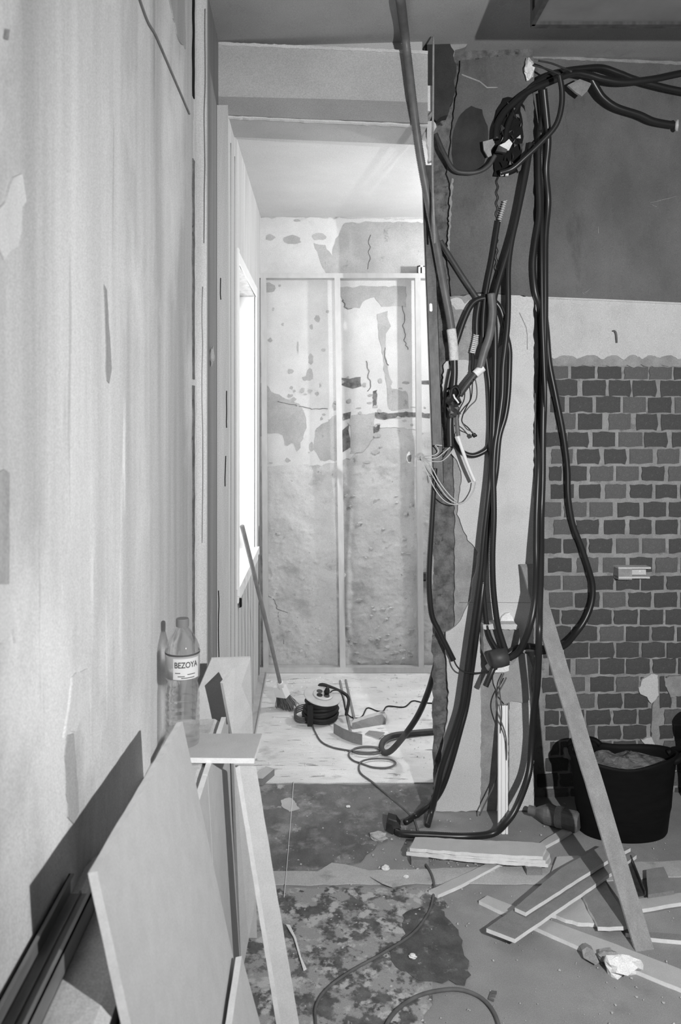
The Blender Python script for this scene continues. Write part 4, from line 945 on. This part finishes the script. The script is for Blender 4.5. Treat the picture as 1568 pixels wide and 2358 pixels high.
# crushed bottle lying beside the pillar
pb0, pb1 = Vector((.835, 3.10, .040)), Vector((.985, 3.00, .046))
lb2 = thing('plastic_bottle', 'crushed dusty plastic bottle lying on its side between the pillar and the tub', 'bottle', (.9, 3.05, 0))
axb = (pb1 - pb0).normalized()
V, Fc = lathe([(.001, 0), (.016, 0), (.016, .018), (.022, .026), (.036, .055), (.039, .07), (.036, .10), (.038, .125), (.037, .175), (.030, .185), (.001, .185)], pb0, axb, ns=20)
for v in V: v += Vector((0, 0, 1)) * .006 * mn.noise(v * 30)
mesh('body', V, Fc, mat('dusty_plastic', .10, .17, (25, 25, 25), rough=.4, spec=.5, bump=.3, bscale=60), lb2)
V, Fc = lathe([(.038, .098), (.040, .102), (.040, .122), (.038, .126)], pb0, axb, ns=20); mesh('label', V, Fc, M_concm, lb2)
V, Fc = lathe([(.001, -.012), (.017, -.012), (.017, .012), (.001, .012)], pb0, axb, ns=16); mesh('cap', V, Fc, M_cap, lb2)

# bracket box and hook on the brick wall
bk = thing('wall_bracket', 'small pale metal box bracket fixed on the brick wall', 'bracket', BW(1445, 1328, .02))
def bwbox(name, xa_, ya_, xb_, yb_, o0, o1, m, par):
    A, B, C, D = BW(xa_, ya_, o0), BW(xb_, ya_, o0), BW(xb_, yb_, o0), BW(xa_, yb_, o0)
    n_ = Vector((BK, -1, 0)).normalized() * (o1 - o0)
    return slab(name, [p + n_ for p in (A, B, C, D)], -n_, m, par)
bwbox('left_half', 1413, 1305, 1444, 1330, .006, .050, M_concm, bk)
bwbox('right_half', 1443, 1309, 1481, 1321, .006, .030, M_white, bk)
bwbox('top_lip', 1412, 1301, 1486, 1305, .006, .054, M_white, bk)
bwbox('bottom_lip', 1413, 1323, 1484, 1327, .006, .052, M_white, bk)
for x in (1448, 1472): bwbox('screw', x - 2, 1313, x + 2, 1317, .030, .034, M_wht, bk)
hk = tag(tube('wall_hook', [BW(1408, 763, .012), BW(1415, 762, .030), BW(1419, 768, .034), BW(1420, 780, .032), BW(1420, 789, .026)], .0035, M_condg, seg=.006, origin=BW(1415, 763, .014)), 'small bent metal hook in the pale plaster above the bricks', 'hook')

# ================================================================== CABLES AND CONDUITS
def path(px, d):
    """px: (x, y) or (x, y, depth); depth runs from d[0] to d[1] where not given"""
    out = []; k = len(px) - 1
    for i, q in enumerate(px):
        out.append(P(q[0], q[1], q[2] if len(q) > 2 and q[2] != 'g' else (H - .0155) * F / (q[1] - VY) if len(q) > 2 else d[0] + (d[1] - d[0]) * i / k))
    return out
def conduit(label, px, d, r=.0135, m=None, rib=.007, name='conduit', cat='conduit', group=None, rd=.10):
    pts = path(px, d)
    o = tube(name, pts, r, m or M_cond, rib=rib, ribdepth=rd, origin=pts[0])
    return tag(o, label, cat, group)
# the pale ribbed conduit coming down from the ceiling
c1 = conduit('long grey ribbed conduit slanting from the ceiling down the pillar edge', [(916, -20, 2.70), (922, 0, 2.735), (930, 62, 2.93), (936, 112, 3.005), (951, 240, 3.022), (966, 350, 3.06), (984, 452, 3.10), (1000, 535, 3.12), (1013, 610, 3.125), (1024, 670, 3.125), (1036, 735, 3.13), (1043, 790, 3.13), (1046, 828, 3.13)], (2.68, 3.13), .0178, M_condg, rib=.0065, rd=.16)
tube('crusted_end', path([(1039, 758), (1043, 790), (1046, 830)], (3.13, 3.13)), .0195, M_tape, c1, seg=.006)['label'] = 'end crusted with white plaster'
conduit('dark conduit continuing below the crusted conduit end to the taped joint', [(1046, 825), (1046, 870), (1040, 925), (1036, 975), (1037, 1028)], (3.135, 3.14), .0150)
conduit('dark conduit bowing out left of the taped joint', [(1038, 850), (1029, 900), (1027, 950), (1031, 990), (1036, 1026)], (3.15, 3.15), .0105)
conduit('short ribbed conduit right of the taped joint ending above the white tube', [(1050, 940), (1052, 970), (1055, 1004)], (3.10, 3.10), .0095, M_condg)
tj = thing('taped_joint', 'bundle of black taped wire ends hanging beside the broken pillar edge', 'joint', P(1046, 900, 3.09))
lump('tape_wad', P(1045, 915, 3.09), .030, M_blackp, tj, seed=41, squash=(.8, .8, 1.2), amp=.6)
lump('tape_wad', P(1044, 945, 3.095), .026, M_dksteel, tj, seed=42, squash=(.9, .7, 1.0), amp=.5)
tube('bare_end', path([(1044, 908), (1047, 916), (1052, 922), (1056, 928)], (3.055, 3.055)), .0035, M_wht, tj, seg=.004)
tube('loose_wire', path([(1036, 920), (1042, 895), (1052, 892), (1058, 905), (1050, 918)], (3.06, 3.06)), .004, M_blackp, tj, seg=.006)
tag(tube('white_tube', path([(1054, 1004), (1066, 1040), (1080, 1078), (1093, 1108)], (3.09, 3.10)), .0072, M_wht, seg=.01, origin=P(1054, 1004, 3.09)), 'short rigid white tube hanging by the pale wires', 'tube')
# grey bent conduit with the white broken tip
g1 = conduit('thick grey bent conduit with a white broken tip in front of the pillar', [(1131, 676), (1134, 720), (1128, 770), (1116, 808), (1105, 848)], (3.10, 3.10), .0165, M_condg, rib=0.012, rd=.02)
tube('broken_tip', path([(1112, 846), (1105, 852), (1094, 862)], (3.10, 3.10)), .0165, M_lump, g1, seg=.005)['label'] = 'white broken tip'
g2 = conduit('stubby dark ribbed conduit slanting down from the white broken tip', [(1096, 860), (1086, 872), (1072, 890), (1058, 910)], (3.10, 3.10), .0145, M_condm, rib=.008, rd=.14)
conduit('dark grey conduit slanting down to the knot on the pillar', [(1014, 555), (1035, 590), (1070, 645), (1105, 696)], (3.15, 3.145), .0118, M_condm)
conduit('black conduit arching over the pillar between the knot and the taped joint', [(1040, 815), (1052, 785), (1068, 738), (1085, 703), (1104, 689), (1128, 688), (1148, 705), (1158, 730), (1165, 762)], (3.13, 3.145), .0125)
cw = conduit('short black conduit hanging from the knot with a white spring end', [(1104, 692), (1099, 720), (1097, 745), (1097, 772)], (3.145, 3.145), .0125)
def spring(name, px, d, r, wr, turns, m, parent):
    pts = spline(path(px, d), .004); k = len(pts); out = []
    n_ = turns * 8
    for i in range(n_ + 1):
        t = i / n_ * (k - 1); a = pts[int(t)].lerp(pts[min(int(t) + 1, k - 1)], t - int(t)); an = i / 8 * 2 * math.pi
        out.append(a + Vector((r * math.cos(an), r * math.sin(an) * .9, r * .2 * math.sin(an))))
    return tube(name, out, wr, m, parent, seg=.004, ns=5)
spring('spring_end', [(1097, 768), (1093, 790), (1088, 812)], (3.145, 3.14), .0095, .0026, 10, M_wht, cw)
tube('wire_end', path([(1088, 812), (1089, 830), (1088, 850), (1092, 862)], (3.14, 3.125)), .0075, M_blackp, cw, seg=.008)
cs = conduit('black shiny conduit with a pale spring at its top end, hanging before the pillar', [(1148, 508), (1142, 545), (1133, 600), (1122, 655), (1115, 700), (1112, 745), (1112, 790)], (3.14, 3.135), .0098)
spring('spring_end', [(1163, 462), (1158, 480), (1149, 510)], (3.145, 3.14), .0075, .0022, 10, M_wire, cs)
tw = []
for i in range(60):
    t = i / 59; tw.append((1146 - 3 * t + 2.2 * math.sin(i * 1.3), 400 + 300 * t))
tag(tube('twisted_wire', path(tw, (3.15, 3.14)), .0022, M_blackp, seg=.008, ns=5, origin=P(1146, 400, 3.15)), 'thin twisted black wire hanging straight down the upper pillar', 'wire')
# loop in the middle
conduit('black conduit looping low across the pillar between the taped joint and the bundle', [(1038, 1000), (1050, 1026), (1068, 1043), (1088, 1049), (1108, 1043), (1124, 1030), (1132, 1000)], (3.15, 3.15), .0115)
# middle bundle
B1 = 'black conduits down the pillar'
conduit('black conduit from the top bundle running down the pillar to the lower collar', [(1222, 330), (1210, 405), (1190, 500), (1177, 560), (1170, 620), (1170, 703), (1168, 754), (1163, 800), (1158, 845), (1157, 885), (1155, 920), (1146, 985), (1139, 1030), (1136, 1086), (1137, 1150), (1137, 1200), (1134, 1278), (1136, 1355), (1145, 1432), (1155, 1470), (1166, 1503)], (3.12, 3.075), .0125, group=B1)
conduit('black conduit crossing the knot and running down to the floor beside the stacked strips', [(1218, 352), (1206, 416), (1190, 500), (1176, 555), (1161, 605), (1146, 655), (1138, 690), (1138, 720), (1140, 780), (1139, 880), (1136, 984), (1130, 1086), (1122, 1160), (1113, 1240), (1107, 1310), (1098, 1380), (1085, 1470), (1074, 1550), (1063, 1625), (1050, 1670), (1032, 1723), (1016, 1771), (1006, 1819), (993, 1870), (984, 1902, 3.04)], (3.118, 3.09), .0125, group=B1)
conduit('black conduit bowing right below the arch, then down to the floor beside the connector box', [(1163, 762), (1172, 800), (1173, 835), (1170, 907), (1163, 958), (1149, 1009), (1142, 1086), (1130, 1160), (1121, 1240), (1116, 1304), (1108, 1380, 3.105), (1096, 1470, 3.10), (1085, 1550, 3.13), (1074, 1625, 3.135), (1060, 1680), (1040, 1752), (1020, 1810), (1000, 1843), (978, 1862), (952, 1882), (934, 1893, 3.02)], (3.15, 3.11), .0125, group=B1)
conduit('thin black conduit in the pillar bundle ending at the lower collar', [(1116, 800), (1122, 850), (1127, 890), (1130, 958), (1130, 1030), (1126, 1100), (1120, 1170), (1115, 1250), (1113, 1342), (1117, 1406), (1124, 1457), (1140, 1490), (1155, 1507)], (3.15, 3.10), .0115, group=B1)
col_ = thing('conduit_collar', 'dusty dark collar gathering the conduits above the grey filler sheet', 'collar', P(1150, 1520, 3.06))
V, Fc = lathe([(.020, -.040), (.034, -.036), (.037, 0), (.034, .028), (.012, .034)], P(1150, 1515, 3.06), (.95, .15, .12), ns=22); mesh('sleeve', V, Fc, M_condm, col_, smooth=True)
tube('cut_end', path([(1136, 1538), (1130, 1552), (1118, 1580)], (3.06, 3.05)), .0125, M_cond, col_, rib=.007)
# right bundle
B2 = 'black conduits hanging from the upper bundle'
conduit('black conduit at the left of the hanging bundle, ending at the lower collar', [(1246, 205, 3.10), (1250, 260, 3.13), (1241, 325, 3.14), (1240, 400, 3.145), (1242, 490, 3.15), (1232, 560, 3.15), (1227, 612, 3.15), (1232, 670, 3.15), (1242, 705, 3.165), (1243, 735, 3.205), (1246, 815, 3.235), (1243, 917, 3.235), (1240, 1000, 3.20), (1239, 1080, 3.15), (1235, 1180, 3.12), (1234, 1250, 3.09), (1234, 1307, 3.06), (1230, 1390, 2.995), (1217, 1450, 2.98), (1196, 1498, 3.03), (1172, 1516, 3.05)], (3.08, 3.05), .0135, group=B2)
conduit('black conduit of the hanging bundle running past the collar down to the connector box', [(1252, 205, 3.06), (1262, 318, 3.12), (1257, 392, 3.15), (1262, 465, 3.19), (1256, 540, 3.20), (1255, 620, 3.20), (1255, 730, 3.20), (1253, 840, 3.19), (1250, 970, 3.175), (1249, 1100, 3.17), (1246, 1190, 3.15), (1245, 1307, 3.06), (1242, 1400, 2.98), (1241, 1467, 2.93), (1237, 1573, 3.00), (1229, 1640, 3.06), (1224, 1707, 3.09), (1217, 1782, 3.06), (1190, 1856, 2.99), (1166, 1893, 2.97), (1134, 1919, 'g'), (1070, 1926, 'g'), (987, 1923, 'g'), (930, 1920, 'g'), (912, 1914, 'g')], (3.02, 3.02), .0138, group=B2)
conduit('black conduit swinging out right of the hanging bundle in a wide loop over the bricks', [(1240, 215, 3.15), (1248, 300, 3.185), (1250, 400, 3.21), (1254, 500, 3.23), (1252, 600, 3.235), (1253, 700, 3.24), (1259, 765, 3.245), (1265, 837, 3.26), (1278, 905, 3.265), (1296, 997, 3.27), (1306, 1077, 3.275), (1308, 1143, 3.275), (1318, 1205, 3.275), (1336, 1253, 3.275), (1354, 1307, 3.275), (1364, 1347, 3.275), (1362, 1387, 3.27), (1347, 1427, 3.26), (1323, 1461, 3.24), (1297, 1488, 3.18), (1262, 1495, 3.12), (1217, 1488, 3.11), (1187, 1495, 3.09), (1164, 1510, 3.08)], (3.13, 3.10), .0132, group=B2)
conduit('shiny black cable inside the hanging bundle beside the bricks', [(1245, 300, 3.13), (1248, 420, 3.17), (1247, 560), (1248, 700), (1252, 830), (1255, 930), (1250, 1050, 3.205), (1247, 1160, 3.19), (1243, 1230, 3.165), (1241, 1290, 3.13)], (3.13, 3.20), .0085, rib=0, group=B2)
# left side
conduit('black conduit bowing down along the broken left edge of the pillar', [(1001, 1078), (998, 1130), (994, 1202), (989, 1290), (988, 1350), (994, 1415), (1009, 1450), (1028, 1488), (1044, 1520)], (3.155, 3.15), .0120)
tag(tube('thin_wire', path([(1044, 1518), (1052, 1534), (1066, 1546), (1094, 1550), (1126, 1546), (1145, 1540)], (3.11, 3.05)), .0030, M_blackp, seg=.01, ns=6, origin=P(1044, 1518, 3.11)), 'thin black wire crossing the lower pillar from the bowed conduit to the collar', 'wire')
conduit('thick black conduit from behind the pillar looping on the dusty floor', [(1010, 1500, 3.50), (1000, 1545, 3.55), (985, 1595, 3.58), (962, 1648, 3.61), (930, 1695, 3.64), (902, 1727, 3.66), (886, 1733, 3.68), (878, 1722, 3.73), (884, 1705, 3.80), (905, 1694, 3.86), (950, 1688, 3.90), (1010, 1683, 3.93), (1080, 1680, 3.95)], (3.5, 3.9), .0145, M_condm)
# connector box on the floor
kb = thing('connector_box', 'small black connector box on the floor where two black conduits end', 'connector', G(905, 1915, 0))
V4 = [P(x, y, d) for x, y, d in ((893, 1886, 3.02), (912, 1892, 3.00), (922, 1906, 2.99), (904, 1922, 2.985), (888, 1912, 3.0))]
slab('shell', V4, (.006, .05, 0), M_blackp, kb); slab('cap', [p + Vector((.002, -.012, .004)) for p in V4[:3]] + [V4[2].lerp(V4[4], .5), V4[4].lerp(V4[0], .6)], (0, .012, 0), M_dksteel, kb)
# upper horizontal bundle
B3 = 'black conduits along the top of the dark wall'
conduit('black conduit along the top of the dark wall, nearest the plaster flag', [(1143, 320), (1144, 294), (1155, 268), (1174, 245), (1216, 211), (1265, 189), (1319, 169), (1353, 172), (1388, 182), (1437, 189), (1510, 181), (1568, 169), (1680, 150), (1900, 140)], (3.115, 3.20), .0145, group=B3)
conduit('black conduit along the top of the dark wall, dipping at the right edge', [(1162, 330), (1172, 280), (1206, 222), (1241, 188), (1290, 166), (1349, 157), (1388, 156), (1427, 169), (1461, 182), (1510, 196), (1568, 209), (1680, 226), (1900, 220)], (3.135, 3.24), .0135, group=B3)
ce = conduit('dark conduit sagging over the dark wall to an open pale end at the right edge', [(1362, 182), (1375, 205), (1390, 226), (1420, 247), (1471, 264), (1505, 279), (1552, 288)], (3.19, 3.25), .0150)
V, Fc = lathe([(.020, 0), (.024, .004), (.024, .012), (.014, .012), (.013, .002)], P(1555, 289, 3.25), (.9, -.42, -.08), ns=22); mesh('open_end', V, Fc, M_wire, ce, smooth=False)['label'] = 'pale open end'
conduit('black conduit curling back under the top bundle towards the dark hole', [(1288, 172), (1294, 210), (1292, 250), (1279, 290), (1246, 328), (1210, 362), (1180, 388), (1152, 398)], (3.02, 3.11), .0115)
conduit('black conduit sagging across the dark hollow of the pillar', [(1140, 358), (1126, 380), (1105, 394), (1075, 398), (1045, 390), (1022, 352), (1003, 308)], (3.12, 3.13), .0095, M_condm)
# dark recess with scraps
jb = thing('wiring_recess', 'open black wiring recess full of shiny scraps near the pillar top', 'recess', P(1175, 400, 3.14))
slab('back', [P(x, y, 3.150) for x, y in ((1142, 262), (1160, 226), (1188, 222), (1208, 244), (1213, 300), (1207, 362), (1190, 396), (1168, 404), (1138, 404), (1134, 345), (1146, 318), (1140, 290))], (0, .014, 0), M_black, jb, jag=.004, step=.015)
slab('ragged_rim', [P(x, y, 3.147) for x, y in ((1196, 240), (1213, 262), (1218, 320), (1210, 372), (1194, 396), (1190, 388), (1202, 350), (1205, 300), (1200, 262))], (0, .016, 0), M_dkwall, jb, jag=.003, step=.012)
for i in range(46):
    t = RND.random(); x = 1156 + 46 * RND.random(); y = 240 + 158 * t
    s_ = 5 + 9 * RND.random()
    pts = [P(x + RND.uniform(-.6, .6) * s_, y + RND.uniform(-1, 1) * s_, 3.128 + RND.uniform(0, .01)) for _ in range(3)]
    slab('foil_scrap', pts, (0, .004, .001), RND.choice((M_wht, M_steelp, M_condg, M_dksteel, M_dksteel, M_dksteel, M_cond)), jb)
slab('white_scrap', [P(1150, 334, 3.10), P(1163, 328, 3.10), P(1172, 320, 3.10), P(1180, 330, 3.10), P(1172, 346, 3.10), P(1162, 346, 3.10)], (0, .006, 0), M_lump, jb)
slab('grey_scrap', [P(1112, 326, 3.12), P(1134, 320, 3.12), P(1140, 332, 3.12), P(1130, 345, 3.12), P(1132, 358, 3.12), P(1124, 362, 3.12), P(1114, 345, 3.12)], (0, .01, 0), M_concm, jb)
slab('dark_tab', [P(1148, 334, 3.095), P(1168, 344, 3.095), P(1166, 351, 3.095), P(1142, 348, 3.095)], (0, .02, 0), M_dksteel, jb)
for x in (1153, 1164): slab('pale_clip', [P(x, 398, 3.12), P(x + 7, 398, 3.12), P(x + 7, 404, 3.12), P(x, 404, 3.12)], (0, .01, 0), M_wht, jb)
fb = P(1218, 158, 3.15)
tag(lump('filler_lump', fb, .040, M_lump, seed=51, squash=(.55, .5, 1.05), amp=.3, origin=fb), 'bright white lump of filler stuck high on the dark wall above the conduits', 'filler')
tag(slab('plaster_flag', [P(1307, 196, 3.19), P(1335, 182, 3.19), P(1362, 192, 3.19), P(1352, 210, 3.18), P(1340, 222, 3.18), P(1325, 212, 3.18)], (0, .012, 0), M_concm, origin=P(1335, 190, 3.19)), 'pale triangular plaster flag caught under the top conduits', 'scrap')
for (px, lab) in (([(1240, 140), (1270, 146), (1300, 158), (1316, 165)], 'thin dark wire lying flat above the top conduits, upper of two'), ([(1228, 150), (1262, 160), (1290, 172)], 'thin dark wire lying flat above the top conduits, lower of two')):
    tag(tube('thin_wire', path(px, (3.13, 3.05)), .004, M_condm, seg=.01, ns=6, origin=P(px[0][0], px[0][1], 3.13)), lab, 'wire')
tag(tube('steel_rod', path([(998, 84), (997, 250), (996, 400), (1001, 560)], (3.03, 3.06)), .0042, M_concm, seg=.05, ns=7, origin=P(998, 84, 3.03)), 'thin pale rod hanging straight down in front of the broken pillar head', 'rod')
# pale loose wires at the pillar edge
ow = thing('wire_tuft', 'tuft of pale loose wires looping out at the broken pillar edge', 'wires', P(975, 1055, 3.13))
hub = (968, 1052, 3.16)
for px in ([(1001, 1024), (1008, 1022), (1018, 1026)], ):
    pass
for px in ([hub, (985, 1050), (1000, 1048), (1010, 1040), (1006, 1030), (1002, 1025), (1018, 1026)], [hub, (985, 1056), (1005, 1054), (1022, 1042), (1036, 1030)], [hub, (990, 1062), (1015, 1062), (1032, 1050), (1044, 1034)],
           [hub, (985, 1075), (1005, 1110), (1030, 1145), (1055, 1160), (1075, 1152), (1090, 1130), (1095, 1110)], [hub, (980, 1080), (998, 1120), (1020, 1150), (1045, 1162), (1070, 1156)], [hub, (990, 1070), (1012, 1110), (1035, 1140), (1052, 1155)]):
    tube('pale_wire', path(px, (3.14, 3.11)), .0024, M_wire, ow, seg=.006, ns=6)
for px in ([hub, (980, 1068), (992, 1086), (994, 1098), (984, 1095), (986, 1112)], [(975, 1068), (985, 1085), (997, 1100)]):
    tube('dark_wire', path(px, (3.15, 3.13)), .0018, M_cord, ow, seg=.006, ns=5)
lump('wad', P(966, 1052, 3.17), .014, M_strip, ow, seed=61, squash=(1.3, .6, 1))
lump('wad', P(942, 1054, 3.3), .022, M_lump, ow, seed=62, squash=(.5, .5, 1))
for px, m in (([(1088, 880), (1085, 915), (1075, 935), (1066, 955), (1064, 972), (1078, 985), (1090, 1000)], M_blackp), ([(1094, 872), (1098, 895), (1096, 920), (1082, 935), (1068, 952)], M_cord), ([(1065, 975), (1075, 988), (1086, 994), (1095, 1004)], M_cord)):
    tag(tube('loose_wire', path(px, (3.07, 3.10)), .0024, m, seg=.006, ns=6, origin=P(px[0][0], px[0][1], 3.07)), {0: 'thin black wire curling below the white broken tip', 1: 'thin grey wire curling right of the black one below the broken tip', 2: 'short grey wire beside the small dark clip on the pillar'}[[880, 872, 975].index(px[0][1])], 'wire')
tag(lump('wire_clip', P(1092, 1002, 3.10), .010, M_blackp, seed=63, squash=(1, .7, .8), origin=P(1092, 1002, 3.10)), 'small dark wire connector hanging in front of the pillar', 'connector')
for px, d, lab in (([(1160, 1550), (1150, 1580), (1155, 1640), (1150, 1700), (1146, 1760), (1140, 1800), (1112, 1860), (1104, 1878)], (3.13, 3.10), 'thin grey wire hanging down in the chase at the pillar foot, left'),
                   ([(1166, 1560), (1142, 1620), (1165, 1700), (1162, 1800), (1150, 1850), (1158, 1900)], (3.12, 3.05), 'thin grey wire hanging down in the chase at the pillar foot, beside the bright strip')):
    tag(tube('thin_wire', path(px, d), .0028, M_cord, seg=.01, ns=6, origin=P(px[0][0], px[0][1], d[0])), lab, 'wire')
